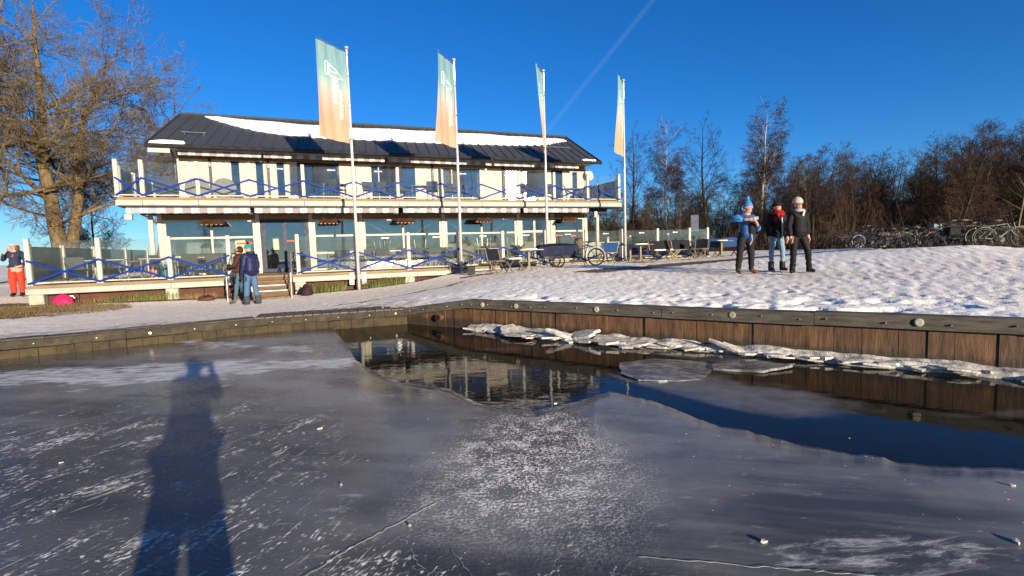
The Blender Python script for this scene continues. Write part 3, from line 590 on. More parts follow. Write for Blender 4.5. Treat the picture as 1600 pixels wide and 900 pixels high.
# --- lower glazed front: each bay a window frame holding its panes
def glazed(x0, x1, mull, zs, y, fr, gl, par=pav, name='window', fw=.075, dep=.10, gy=.0, bars=None):
    m = MB(); xs = [x0] + list(mull) + [x1]; z0, z1 = zs[0], zs[-1]
    for i, x in enumerate(xs):
        w = fw * (1.25 if i in (0, len(xs) - 1) else 1); a, b = (x, x + w) if i == 0 else ((x - w, x) if i == len(xs) - 1 else (x - w / 2, x + w / 2)); m.box(a, b, y - dep / 2, y + dep / 2, z0, z1)
    for j, z in enumerate(zs):
        a, b = (z, z + fw) if j == 0 else ((z - fw, z) if j == len(zs) - 1 else (z - fw / 2, z + fw / 2)); m.box(x0 + .02, x1 - .02, y - dep / 2 + .004, y + dep / 2 - .004, a + .001, b - .001)
    o = m.build(name, fr, par)
    for i in range(len(xs) - 1):
        for j in range(len(zs) - 1):
            m = MB(); m.box(xs[i] + .02, xs[i + 1] - .02, y - .006, y + .006, zs[j] + .02, zs[j + 1] - .02); m.build('pane', gl, o)
    return o
ZS = (FL + .03, 1.66, 2.39, 3.10)
glazed(2.96, 6.16, (4.59,), ZS, LY, cream_f, win_glass)
glazed(8.34, 10.22, (), ZS, LY, cream_f, win_glass)
glazed(10.40, 13.92, (12.15,), ZS, LY, cream_f, win_glass); glazed(14.10, 17.70, (15.89,), ZS, LY, cream_f, win_glass); glazed(19.74, 21.52, (), (FL + .03, 2.42, 3.10), LY, cream_f, win_glass)
dr = glazed(6.34, 8.18, (7.25,), (FL + .03, 3.10), LY - .02, navy, win_glass, name='double_door', fw=.14)
m = MB(); m.tube([(7.14, LY - .12, 1.75), (7.14, LY - .12, 2.1)], .015, 6); m.build('door_handle', silver, dr)
dr = glazed(17.88, 19.56, (18.67,), (FL + .03, 2.42, 3.10), LY, white_p, win_glass, name='double_door', fw=.11)
m = MB(); m.tube([(18.6, LY - .09, 1.8), (18.6, LY - .09, 2.05)], .015, 6); m.build('door_handle', silver, dr)
for x in (2.88, 6.25, 8.26, 10.31, 14.01, 17.79, 19.65, 21.6): B('column', cream_f, x - .075, x + .075, LY - .09, LY + .08, FL + .006, 3.35)
for x in (2.72, 21.95): B('column', white_p, x - .07, x + .07, 2.52, 2.66, FL + .006, 3.36)
B('lintel_beam', navy, 2.5, 22.3, 2.2, 2.34, 3.24, 3.455); B('lintel_beam', tan_wood_shade, 2.82, 21.68, LY - .08, LY + .07, 3.105, 3.355)
for xa, xb in ((10.4, 13.9), (14.1, 17.7)):
    m = MB(); m.tube([(xa, 3.6, 3.1), (xb, 3.6, 1.0)], .022, 6); m.tube([(xb, 3.65, 3.1), (xa, 3.65, 1.0)], .022, 6); m.build('cross_brace', white_p, pav)
for i_, (lx_, ly_) in enumerate(((3.8, 4.7), (5.3, 4.8), (9.3, 4.8), (11.3, 4.9), (13.0, 4.9), (15.1, 4.9), (16.8, 4.9), (20.6, 4.8))):
    m = MB(); m.lathe([(.03, .22), (.06, .16), (.24, .03), (.25, .0), (.0, .02)], 14, (lx_, ly_, 2.72)); m.tube([(lx_, ly_, 2.92), (lx_, ly_, 3.36)], .008, 5); m.build('pendant_lamp', white_p, pav, True)
# orange arrow stickers on the glass
orange = M('orange_sticker', (0.48, 0.078, 0.018), .6, var=.1)
def arrow(x, y, z, s, par=pav, mat=orange, flip=1, name='arrow_sticker', th=.008):
    m = MB(); m.xz([(x + flip * q[0] * s, z + q[1] * s) for q in ((-.6, -.07), (.25, -.07), (.25, -.17), (.6, .0), (.25, .17), (.25, .07), (-.6, .07))][::flip], y - th, y); return m.build(name, mat, par)
arrow(5.75, LY - .07, 2.14, .5); arrow(7.55, LY - .10, 2.2, .4); arrow(19.98, LY - .07, 2.2, .42, flip=-1); arrow(20.95, LY - .07, 2.16, .45)
notice = M('paper_notice', (0.372, 0.336, 0.252), .8)
B('notice', notice, 6.78, 7.0, LY - .085, LY - .075, 1.85, 2.3); B('notice', notice, 5.4, 5.75, LY - .062, LY - .055, 1.75, 2.26)
# --- balcony slab
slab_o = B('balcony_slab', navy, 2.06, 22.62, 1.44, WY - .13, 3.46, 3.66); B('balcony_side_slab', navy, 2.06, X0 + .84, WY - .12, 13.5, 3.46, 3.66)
B('balcony_decking', brown_edge, 2.06, 22.62, 1.43, WY - .13, 3.665, UF); B('balcony_decking', brown_edge, 2.06, X0 + .84, WY - .12, 13.5, 3.665, UF)
UP = [2.06, 2.80, 4.50, 6.19, 8.06, 9.97, 11.71, 13.53, 15.37, 17.17, 18.98, 20.79, 22.57]
for a, b in zip(UP[:-1], UP[1:]): B('balcony_fascia', fascia_m, a + .006 - (.03 if a == UP[0] else 0), b - .006 + (.06 if b == UP[-1] else 0), 1.36, 1.42, 3.50, 3.69, ch=.006)
B('balcony_fascia', fascia_m, 2.0, 2.05, 1.43, 13.5, 3.5, 3.69); B('balcony_fascia', fascia_m, 22.63, 22.68, 1.43, WY, 3.5, 3.69)
# --- upper wall with its openings
OPEN = [(5.12, 5.52, 'b'), (6.10, 6.48, 'b'), (6.96, 7.35, 'b'), (7.86, 9.72, 'd'), (11.14, 12.45, 'g'), (12.63, 13.42, 'g1'), (14.72, 16.9, 'c'), (18.16, 18.98, 'x'), (19.22, 20.0, 'g1'), (20.97, 21.69, 'd1'), (22.25, 22.7, 'g1')]
xs = [3.22] + [v for o in OPEN for v in o[:2]] + [X1 + .02]
for i in range(0, len(xs), 2):
    if xs[i + 1] - xs[i] > .05: B('wall_cladding', cladding, xs[i], xs[i + 1], WY - .06, WY + .10, UF + .005, 5.88)
B('header_shade_strip', tan_wood_shade, 3.22, X1 + .02, WY - .055, WY + .10, 5.885, 6.3)  # awning shade on the top of the wall, put in as a tan strip
B('corner_board', white_p, 3.12, 3.215, WY - .09, WY + .1, UF + .005, 6.3); B('corner_board', white_p, X1 + .025, X1 + .12, WY - .09, WY + .1, UF + .005, 6.3)
for x0, x1, k in OPEN:
    z0, z1 = UF + .02, 5.88
    if k == 'b': glazed(x0 + .005, x1 - .005, (), (z0, z1), WY, white_p, blue_glass, name='upper_window', fw=.03)
    elif k == 'd': glazed(x0 + .005, x1 - .005, (8.55,), (z0, z1), WY + .03, black_m, blue_glass, name='balcony_door', fw=.07)
    elif k == 'g': glazed(x0 + .005, x1 - .005, (11.55, 12.05), (z0, z1), WY, white_p, blue_glass, name='upper_window', fw=.05)
    elif k in ('g1', 'd1'): glazed(x0 + .005, x1 - .005, (), (z0, z1), WY, white_p if k == 'g1' else black_m, win_glass if k == 'g1' else blue_glass, name='upper_window', fw=.055)
    elif k == 'c':
        o = glazed(x0 + .005, x1 - .005, (15.25, 15.8, 16.35), (z0, z1), WY, white_p, win_glass, name='upper_window', fw=.055)
        m = MB(); n_ = 60
        vs = [(x0 + (x1 - x0) * i / n_, WY + .22 + .035 * math.sin(i * 1.7), z) for i in range(n_ + 1) for z in (z0, z1)]
        m.add(vs, [(2 * i, 2 * i + 2, 2 * i + 3, 2 * i + 1) for i in range(n_)]); m.build('curtain', M('grey_curtain', (.42, .42, .38), .9), o)
    else:
        o = glazed(x0 + .005, x1 - .005, (), (z0, z1), WY + .04, white_p, win_glass, name='balcony_door', fw=.06)
        GLINT = o
# door opening behind the first glint leaf
leaf = GLINT
for x in (4.36, 6.66, 10.42, 14.23, 18.08): B('wall_post', dark_metal, x - .055, x + .055, WY - .16, WY - .065, UF + .01, 6.2)
for x in (4.36, 6.66, 10.42): m = MB(); m.lathe([(.05, 0), (.05, .14), (.03, .17)], 8, (x, WY - .22, 5.55)); m.build('wall_lamp', white_p, pav)
m = MB(); m.tube([(3.05, 5.2, 6.1), (3.05, 5.55, 5.9), (3.05, WY - .12, 5.6), (3.05, WY - .12, UF)], .035, 7); m.build('downpipe', dark_metal, pav)
# --- roof
EA, RG = (4.6, 6.24), (10.96, 8.97); XL0, XL1, XR0, XR1 = 2.33, 2.5, 23.45, 24.75
roof = MB(); th = .10
def rp(x, tt_, off=0.):
    y = EA[0] + (RG[0] - EA[0]) * tt_; z = EA[1] + (RG[1] - EA[1]) * tt_; return (x, y - off * .394, z + off * .919)
def xa(tt_): return XL0 + (XL1 - XL0) * tt_, XR0 + (XR1 - XR0) * tt_
vs = []
for off in (0, -th):
    for tt_ in (0, 1): vs += [rp(xa(tt_)[0] + .02, tt_, off), rp(xa(tt_)[1] - .02, tt_, off)]
roof.add(vs, [(0, 1, 3, 2), (4, 6, 7, 5), (0, 4, 5, 1), (0, 2, 6, 4), (1, 5, 7, 3)])
vs = [(XL1 + .02, RG[0], RG[1]), (XR1 - .02, RG[0], RG[1]), (XL0 + .02, 17.3, EA[1]), (XR0 - .02, 17.3, EA[1])]; roof.add(vs + [(v[0], v[1] - .03, v[2] - th) for v in vs], [(0, 1, 3, 2), (4, 6, 7, 5), (0, 2, 6, 4), (1, 5, 7, 3), (2, 3, 7, 6)])
ro = roof.build('roof', dark_metal, pav)
NP = 42
for i in range(NP):
    m = MB(); q = []
    for tt_ in (-.012, 1.0):
        l, r_ = xa(tt_); a = l + (r_ - l) * i / NP; b = l + (r_ - l) * (i + 1) / NP
        for x, o_ in ((a, .010), (a, .045), (a + .022, .045), (a + .022, .012), (b - .001, .012)): q.append(rp(x, tt_, o_))
    m.add(q, [(k, k + 1, 6 + k, 5 + k) for k in range(4)] + [(0, 1, 2, 3), (0, 3, 4)])
    m.build('roof_panel', roof_m, ro)
m = MB(); m.tube([rp(xa(1)[0] - .02, 1.0, .05), rp(xa(1)[1] + .02, 1.0, .05)], .07, 8); m.build('ridge_cap', roof_m, ro)
m = MB(); m.tube([(XL0 - .03, EA[0] - .10, EA[1] - .06), (XR0 + .03, EA[0] - .10, EA[1] - .06)], .085, 8); m.build('gutter', dark_metal, ro)
for f_ in (0, 1):
    m = MB(); s = -.03 if f_ == 0 else .03; m.bar(rp(xa(0)[f_] + s, -.01, -.03), rp(xa(1)[f_] + s, 1.0, -.03), .04, .2); m.bar((XL1 + s if f_ == 0 else XR1 + s, RG[0], RG[1] - .03), ((XL0 if f_ == 0 else XR0) + s, 17.3, EA[1] - .03), .04, .2); m.build('verge_board', roof_m, ro)
m = MB(); m.box(XL0 + .05, XR0 - .05, EA[0] + .35, WY - .07, 6.20, 6.215); m.build('soffit', white_p, ro)
m = MB(); m.box(XL0 + .03, X0 + .8, EA[0] - .02, EA[0] + .03, EA[1] - .33, EA[1] - .15); m.build('eave_board', white_p, ro)
for x0, x1, tt_ in ((3.25, 4.2, .30), (21.2, 23.0, .42)):
    m = MB(); m.tube([rp(x0, tt_, .12), rp(x1, tt_ + .0, .12)], .022, 6); 
    for q in (x0 + .1, x1 - .1): m.tube([rp(q, tt_, .0), rp(q, tt_, .12)], .015, 5)
    m.build('snow_guard', silver, ro)
def roof_snow(lo, up, seed, lo_end=None):
    r = random.Random(seed); n_ = 150; a, b = lo[0][0], lo[-1][0]; m = MB(); vs = []
    lx = [p[0] for p in lo]; lt = [p[1] for p in lo]; ux = [p[0] for p in up]; ut = [p[1] for p in up]; pw = 22.1 / NP
    for i in range(n_ + 1):
        x = a + (b - a) * i / n_; sl = .028 * abs(math.sin(math.pi * x / pw)) ** .7
        t0 = float(np.interp(x, lx, lt)) - sl + .006 * r.uniform(-1, 1); t1 = float(np.interp(x, ux, ut)) + .012 * math.sin(x * 2.1) + .006 * r.uniform(-1, 1)
        t1 = max(t1, t0 + .004); h = min(1, min(i, n_ - i) / 5)
        for k, f_ in enumerate((0, .02, .15, .5, .85, 1)):
            vs.append(rp(x, t0 + (t1 - t0) * f_, .013 + (0, .055, .085, .09, .07, 0)[k] * h * r.uniform(.85, 1.1)))
    m.add(vs, [(i * 6 + k, (i + 1) * 6 + k, (i + 1) * 6 + k + 1, i * 6 + k + 1) for i in range(n_) for k in range(5)]); m.build('snow_patch', snow_m, ro, True)
roof_snow([(3.6, .965), (4.2, .85), (4.9, .72), (6.1, .55), (7.26, .46), (8.7, .41), (10.2, .43), (12.1, .42), (15.2, .44), (17.8, .47), (19.5, .50), (21.8, .58), (23.17, .73), (24.2, .82)],
          [(3.6, .97), (4.5, .96), (6, .93), (7.9, .89), (10.5, .86), (13.3, .90), (16.4, .91), (18.9, .92), (22.7, .88), (24.3, .90)], 2)
roof_snow([(2.4, .012), (3.3, .03), (3.62, .04)], [(2.4, .04), (2.8, .10), (3.3, .07), (3.62, .05)], 3)
roof_snow([(22.3, .01), (23.2, .012)], [(22.3, .02), (22.7, .05), (23.2, .03)], 4)
# --- awnings
aw_bar = M('awning_bar', (0.432, 0.426, 0.414), .4, var=.06)
def awning(x0, x1, yf, zf, yb, zb, val, lab_part):
    a = MB(); a.add([(x0, yf, zf), (x1, yf, zf), (x1, yb, zb), (x0, yb, zb), (x0, yf, zf - .012), (x1, yf, zf - .012), (x1, yb, zb - .012), (x0, yb, zb - .012)],
          [(0, 1, 2, 3), (7, 6, 5, 4), (0, 4, 5, 1), (1, 5, 6, 2), (3, 2, 6, 7), (0, 3, 7, 4)]); o = a.build('awning', stripe_m, pav)
    m = MB(); m.box(x0 - .02, x1 + .02, yf - .05, yf + .03, zf - .03, zf + .03, .008); m.build('front_bar', aw_bar, o)
    m = MB(); n_ = int((x1 - x0) / .13); vs = []
    for i in range(n_ + 1):
        x = x0 + (x1 - x0) * i / n_; w = .012 * math.sin(i * 1.3); vs += [(x, yf - .03, zf - .025), (x, yf - .03 + w, zf - val - .012 * (i % 2))]
    m.add(vs, [(2 * i, 2 * i + 1, 2 * i + 3, 2 * i + 2) for i in range(n_)]); m.build('valance', stripe_m, o)
    for q in (x0 + .25, x1 - .25): m = MB(); m.tube([(q, yf, zf - .03), (q + .25, (yf + yb) / 2, (zf + zb) / 2 - .09), (q, yb, zb - .08)], .02, 5); m.build('folding_arm', aw_bar, o)
for a, b in ((3.32, 6.44), (6.54, 11.75), (11.9, 17.2), (17.3, 22.3)): awning(a, b, 5.0, 6.14, WY - .08, 6.185, .23, '')
for a, b in ((2.24, 6.14), (6.28, 11.7), (11.9, 17.26), (17.44, 20.9)): awning(a, b, 1.62, 3.47, 2.2, 3.455, .22, '')
B('light_box', white_p, 2.2, 2.42, 1.5, 1.7, 3.02, 3.2); B('light_box', white_p, 21.15, 21.35, 1.5, 1.7, 3.0, 3.28)
m = MB(); m.lathe([(.0, .0), (.18, .03), (.30, .10), (.31, .10), (.19, .02), (.0, -.02)], 18); dsh = m.build('satellite_dish', white_p, pav, True, loc=(X1 + .25, WY - .15, 5.62), rot=(R(75), 0, R(10)))
m = MB(); m.tube([(X1 + .05, WY + .02, 5.5), (X1 + .25, WY - .12, 5.6)], .02, 6); m.build('dish_arm', dark_metal, pav)

# ================================================================ TERRACE
ter = thing('timber_terrace', 'raised timber terrace deck with pale fascia and steps in front of pavilion', 'terrace', O, RZ)
def T(name, mat, *a, ch=0.): return B(name, mat, *a, par=ter, ch=ch)
for i in range(24): T('deck_plank', brown_edge, -.05, 26.95, .02 + i * .241, .255 + i * .241, FL - .10, FL)
for a, b in ((-.06, 3.74), (3.74, 5.58)): T('fascia_board', fascia_m, a + .004, b - .004, -.045, .0, .62, .80, ch=.005)
for a, b in ((7.5, 9.6), (9.6, 12.05), (12.05, 14.2), (14.2, 17.7), (17.7, 21.7), (21.7, 26.95)): T('fascia_board', fascia_m, a + .004, b - .004, -.045, .0, .62, .80, ch=.005)
T('edge_board', brown_edge, -.05, 5.58, -.035, .015, .805, FL + .003); T('edge_board', brown_edge, 7.5, 26.95, -.035, .015, .805, FL + .003)
T('fascia_board', fascia_m, -.10, -.055, .0, 13.5, .62, .80)
for i in range(12): T('skirting_panel', skirt_m, -.03 + i * 1.17, 1.12 + i * 1.17, .30 + .01 * (i % 2), .34 + .01 * (i % 2), -.1, .62)
for x in (.16, 3.75, 7.75, 11.75):
    m = MB(); m.box(x - .19, x + .19, -.06, .28, -.25, .615, .03); m.build('pier', pier_m, ter)
for i in range(4):
    z = FL - .165 * (i + 1); y = -.38 * (i + 1)
    T('step_tread', M('step_tread_wood', (.13, .095, .06), .8, var=.35, bump=.3), 5.62, 7.46, y - .03, y + .36, z - .05, z); T('step_riser', M('step_brown', (0.1125, 0.0675, 0.0375), .8), 5.64, 7.44, y + .30, y + .33, z - .01, z + .165 - .052)
for x in (5.60, 7.48):
    m = MB(); m.tube([(x, -1.75, .0), (x, -1.75, 1.02), (x, -1.65, 1.10), (x, .0, 1.75), (x, .10, 1.72), (x, .10, .905)], .024, 7); m.tube([(x, -1.70, .6), (x, .08, 1.30)], .016, 6); m.build('handrail', silver, ter)
m = MB(); m.box(5.9, 6.3, -1.15, -.95, .42, .60); m.build('step_light', white_p, ter)
for x0_, x1_, y_, z_ in ((5.75, 7.3, -.60, FL - .328), (6.2, 7.35, -1.0, FL - .493)):
    m = MB(); r = random.Random(int(x1_ * 10)); m.prism([(x0_ + (x1_ - x0_) * (.5 - .5 * math.cos(a)), y_ + .10 * math.sin(a) * r.uniform(.5, 1.)) for a in np.linspace(0, 6.28, 22)[:-1]], z_ + .001, z_ + .02); m.build('step_snow', snow_m, ter)
for x in (9.55, 10.0): T('pole_bracket', white_p, x - .09, x + .09, -.09, -.05, .42, .88)
# pale boarded screen at the back of the open right end
for j in range(3): T('screen_board', M('pale_green_board', (0.252, 0.276, 0.228), .75, var=.12, scale=2), 23.6, 28.2, 7.2, 7.26, .95 + j * .30, 1.24 + j * .30)

# ---- railings
RAIL_POST = {}
def rail_post(h):
    if h not in RAIL_POST:
        m = MB(); m.box(-.065, .065, -.065, .065, 0, h, .012); m.box(-.09, .09, -.09, .09, 0, .03, .004); RAIL_POST[h] = m.mesh('post', white_p)
    return RAIL_POST[h]
LAMP = {}
def post_lamp():
    if not LAMP:
        m = MB(); m.box(-.03, .03, -.15, -.066, -.10, .02, .01); LAMP['a'] = m.mesh('post_lamp', white_p)
    return LAMP['a']
sticker_m = M('white_glass_mark', (0.48, 0.48, 0.468), .6, var=.05)  # white of the arrow marks on the railing panes
def railing(root, pts, z, h, bars=True, glass=True, marked=(), lamps=False, hb=.53):
    """posts at pts (local x,y); between neighbours a glass pane and a crossed pair of blue bars"""
    for x, y in pts:
        p = link('post', rail_post(h), root, (x, y, z))
        if lamps: link('post_lamp', post_lamp(), p, (0, 0, h - .02))
    for i, ((ax, ay), (bx, by)) in enumerate(zip(pts[:-1], pts[1:])):
        a = Vector((ax, ay, z)); b = Vector((bx, by, z)); d = (b - a).normalized(); nout = Vector((d.y, -d.x, 0)); ang = math.atan2(d.y, d.x); Ln = (b - a).length
        if glass:
            m = MB(); m.box(.07, Ln - .07, -.008, .008, .09, h - .08); g = m.build('glass_pane', rail_glass, root, loc=a, rot=(0, 0, ang))
            m = MB(); m.box(.066, Ln - .066, -.025, .025, .055, .095); m.build('bottom_rail', white_p, root, loc=a, rot=(0, 0, ang))
            if i in marked: arrow(Ln * .55, -.010, h * .86, .27, g, sticker_m, -1, 'sticker', .004)  # white arrow mark on some panes
        if bars:
            up = Vector((0, 0, h * hb)); lo = Vector((0, 0, .05)); off = nout * .085; off2 = nout * .105; e = d * .03
            m = MB(); m.bar(a + up + off - e, b + lo + off + e,   .016, .062, up=(0, 0, 1)); m.build('blue_bar', blue_bar, root)
            m = MB(); m.bar(a + lo + off2 - e, b + up + off2 + e,   .016, .062, up=(0, 0, 1)); m.build('blue_bar', blue_bar, root)
LPX = [7.72, 9.77, 11.76, 13.80, 15.74, 17.73, 19.79, 21.68, 23.73, 25.66, 26.80]
r1 = thing('glass_railing', 'glass terrace railing with blue crossed bars beside the person in red trousers', 'railing', O, RZ, 'glass railings with blue crossed bars')
railing(r1, [(.03, .05), (1.81, .05), (3.74, .05), (5.50, .05)], FL, 1.46)
railing(r1, [(.0, .20), (-.02, 2.7), (-.02, 5.6), (-.02, 9.6), (-.02, 13.3)], FL, 1.30, bars=False, lamps=True)
r2 = thing('glass_railing', 'long glass terrace railing with blue crossed bars running from steps to benches', 'railing', O, RZ, 'glass railings with blue crossed bars')
railing(r2, [(x, .05) for x in LPX], FL, 1.46, marked=(1, 2, 3, 4, 5, 6, 7, 8))
railing(r2, [(26.85, .2), (26.9, 3.2), (26.9, 6.8)], FL, 1.30, bars=False)
railing(r2, [(26.85, 7.0), (25.4, 7.0), (23.9, 7.0), (23.3, 7.0)], FL, 1.25, bars=False, glass=False, lamps=True)
r3 = thing('glass_railing', 'glass balcony railing with blue crossed bars along the upper floor', 'railing', O, RZ, 'glass railings with blue crossed bars')
railing(r3, [(x, 1.52) for x in UP], UF, 1.30, marked=(3, 4, 5, 6, 7), hb=.52)
railing(r3, [(2.10, 1.65), (2.10, 3.4), (2.10, 6.2), (2.10, 9.5), (2.10, 13.3)], UF, 1.10, bars=False, lamps=True)
railing(r3, [(22.55, 1.65), (22.55, 3.6), (22.55, 5.6)], UF, 1.1, bars=False, lamps=True)

# ---- door leaves turned to glint at the camera; the second added for more glare
for LX in (18.57, 19.61):
    lp = L2W(LX, WY - .12, UF); lc = lp + Vector((0, 0, 1.55)); hv = (sun_dir + (Vector((0, 0, EYE)) - lc).normalized()).normalized()
    lm = MB(); LW, LH = .78, 2.02
    for a in ((-LW / 2, -LW / 2 + .05, 0, LH), (LW / 2 - .05, LW / 2, 0, LH), (-LW / 2 + .05, LW / 2 - .05, 0, .08), (-LW / 2 + .05, LW / 2 - .05, LH - .07, LH)): lm.box(a[0], a[1], -.02, .02, a[2], a[3])
    lf = lm.build('glint_door_leaf', white_p, pav, loc=(LX, WY - .12, UF + .012), rot=(0, 0, math.atan2(hv.x, -hv.y) - RZ))
    m = MB(); m.box(-LW / 2 + .045, LW / 2 - .045, -.005, .005, .07, LH - .06); m.build('leaf_glass', glint_glass, lf, rot=(-math.asin(hv.z), 0, 0), loc=(0, 0, 0))

# ================================================================ FLAGS
t = NT('flag_cloth'); v = t.coord('Object'); s_ = t.new('ShaderNodeSeparateXYZ'); t.l.new(v, s_.inputs[0])
cr = t.new('ShaderNodeValToRGB'); t.l.new(t.ramp(s_.outputs['Z'], -3.25, 0.), cr.inputs[0]); e = cr.color_ramp.elements
e[0].position = 0; e[0].color = (.50, .33, .20, 1); e[1].position = 1; e[1].color = (0.136, 0.296, 0.336, 1)
for p_, c_ in ((.16, (.50, .31, .21)), (.36, (.50, .37, .29)), (.52, (.46, .41, .355)), (.66, (0.32, 0.448, 0.432)), (.85, (0.168, 0.352, 0.376))): q = e.new(p_); q.color = (*c_, 1)
nz = t.noise(t.coord('Object', (6, 6, .5)), 2, 4); t.n.remove(t.b)
c_ = t.mix(t.ramp(nz, .3, .7, 0, .18), cr.outputs[0], (0.576, 0.544, 0.496)); df = t.new('ShaderNodeBsdfDiffuse'); tl = t.new('ShaderNodeBsdfTranslucent'); mx = t.new('ShaderNodeMixShader'); mx.inputs[0].default_value = .3
t.l.new(c_, df.inputs[0]); t.l.new(c_, tl.inputs[0]); t.l.new(df.outputs[0], mx.inputs[1]); t.l.new(tl.outputs[0], mx.inputs[2]); t.l.new(mx.outputs[0], t.out.inputs[0]); flag_m = t.m
logo_m = M('flag_print_white', (0.704, 0.7216, 0.704), .8, var=.05)
pole_m = M('white_pole', (0.396, 0.396, 0.3905), .3, var=.05, spec=.6)
def flagpole(lx, zbase, top, seed, swing, curl, lab, fd):
    FDIR = Vector((*fd, 0)).normalized()
    w = L2W(lx, -.30); root = thing('flagpole', lab, 'flagpole', (w.x, w.y, zbase), 0, 'flagpoles with tall banners'); H = top - zbase
    m = MB(); m.tube([(0, 0, -.2), (0, 0, H * .5), (0, 0, H)], [.062, .052, .038], 12); m.build('pole', pole_m, root, True)
    m = MB(); m.lathe([(.03, 0), (.075, .02), (.085, .06), (.07, .10), (.02, .12)], 12, (0, 0, H)); m.build('pole_cap', M('pole_cap_grey', (.32, .31, .30), .4, .4), root, True)
    m = MB(); m.tube([(0, 0, H - .12), (FDIR.x * 1.46, FDIR.y * 1.46, H - .06)], .014, 6); m.tube([(0, 0, H - .02), (0, 0, H - .75)], .052, 10); m.build('banner_arm', silver, root)
    W, HH = 1.40, 3.22; fz = H - .14; side = Vector((-FDIR.y, FDIR.x, 0))
    def fp(u_, v_, off=0.):
        """u_ 0 at the pole .. 1 free edge, v_ 0 top .. 1 bottom (in the flag's own frame: x along the arm, z down from the arm)"""
        sw = swing * v_ ** 1.4; amp = .05 * (.3 + v_) ; uu = u_ * W * (1 - .08 * v_ * abs(curl))
        y = sw * u_ + amp * math.sin(u_ * 5.2 + v_ * 2.6 + seed) * u_ ** .6 + .018 * math.sin(u_ * 17 + v_ * 4 + seed * 2) + curl * u_ * u_ * v_ * .4
        return Vector((.07 + uu, y + off, .035 * u_ - v_ * HH * (1 - .03 * u_ * curl) - .02 * math.sin(v_ * 9 + seed) * u_))
    ang = math.atan2(FDIR.y, FDIR.x)
    nu, nv = 26, 52; m = MB(); m.add([fp(i / nu, j / nv) for j in range(nv + 1) for i in range(nu + 1)], [(j * (nu + 1) + i, j * (nu + 1) + i + 1, (j + 1) * (nu + 1) + i + 1, (j + 1) * (nu + 1) + i) for j in range(nv) for i in range(nu)])
    fl = m.build('banner', flag_m, root, True, loc=(0, 0, fz), rot=(0, 0, ang))
    m = MB()   # printed boat emblem and two lines of slanted script, on both faces of the cloth
    def stroke(pts, w):
        for off in (.006, -.006):
            q = []
            for (a, b), (c, d) in zip(pts[:-1], pts[1:]):
                k = max(1, int(math.hypot(c - a, (d - b) * 2.3) / .03)); q += [(a + (c - a) * i / k, b + (d - b) * i / k) for i in range(k)]
            q.append(pts[-1]); vs = []
            for i, (a, b) in enumerate(q):
                a0, b0 = q[max(0, i - 1)]; a1, b1 = q[min(len(q) - 1, i + 1)]; dx, dy = (a1 - a0) * W, (b1 - b0) * HH; l = math.hypot(dx, dy) or 1
                ox, oy = -dy / l * w / W, dx / l * w / HH; vs += [fp(a + ox, b + oy, off), fp(a - ox, b - oy, off)]
            m.add(vs, [(2 * i, 2 * i + 1, 2 * i + 3, 2 * i + 2) for i in range(len(q) - 1)])
    P = lambda x, y: (1 - x, y)      # x from the free edge
    for pts in ([P(.26, .20), P(.29, .18), P(.34, .175), P(.38, .20), P(.37, .32), P(.29, .32), P(.26, .31), P(.26, .20)], [P(.345, .185), P(.345, .325)], [P(.42, .195), P(.41, .32), P(.55, .325)], [P(.40, .19), P(.86, .315), P(.68, .325)],
                [P(.345, .255), P(.42, .255)], [P(.42, .27), P(.64, .275)]): stroke(pts, .011)
    rr = random.Random(3)
    for col_, y0, y1, nl in ((.58, .315, .60, 15), (.76, .44, .76, 17)):
        for i in range(nl):
            y = y0 + (y1 - y0) * i / nl; hgt = rr.choice((.10, .10, .16)); d = (y1 - y0) / nl
            stroke([P(col_ - .06, y + d * .5), P(col_ - .06 + hgt * .8, y), P(col_ - .06 + hgt * .9, y + d * .35), P(col_ - .05, y + d * .9)], .0055)
    m.build('printed_emblem', logo_m, fl)
    m = MB(); m.tube([(FDIR.x * .06, FDIR.y * .06, fz), (FDIR.x * .06, FDIR.y * .06, fz - HH - .5)], .006, 5); m.build('halyard', silver, root)
    for k in (.25, .6, .95): m = MB(); m.lathe([(.056, -.02), (.056, .02)], 10, (0, 0, fz - HH * k)); m.bar((0, 0, fz - HH * k), (FDIR.x * .08, FDIR.y * .08, fz - HH * k), .02, .02); m.build('ring', silver, root)
flagpole(9.78, .2, 8.98, 0.3, -.16, -.05, 'tall white flagpole with the widest teal and peach banner, nearest the steps', (-.42, -.93))
flagpole(13.80, .66, 8.98, 1.4, -.30, .10, 'white flagpole with teal and peach banner, second from the steps', (-.31, -.95))
flagpole(17.68, .8, 8.95, 2.6, .16, .30, 'white flagpole with edge-on banner standing behind the blue cargo bike', (-.27, -.96))
flagpole(21.66, .82, 8.92, 4.0, -.22, .2, 'white flagpole with narrow banner farthest from the steps, beside the benches', (-.36, -.93))

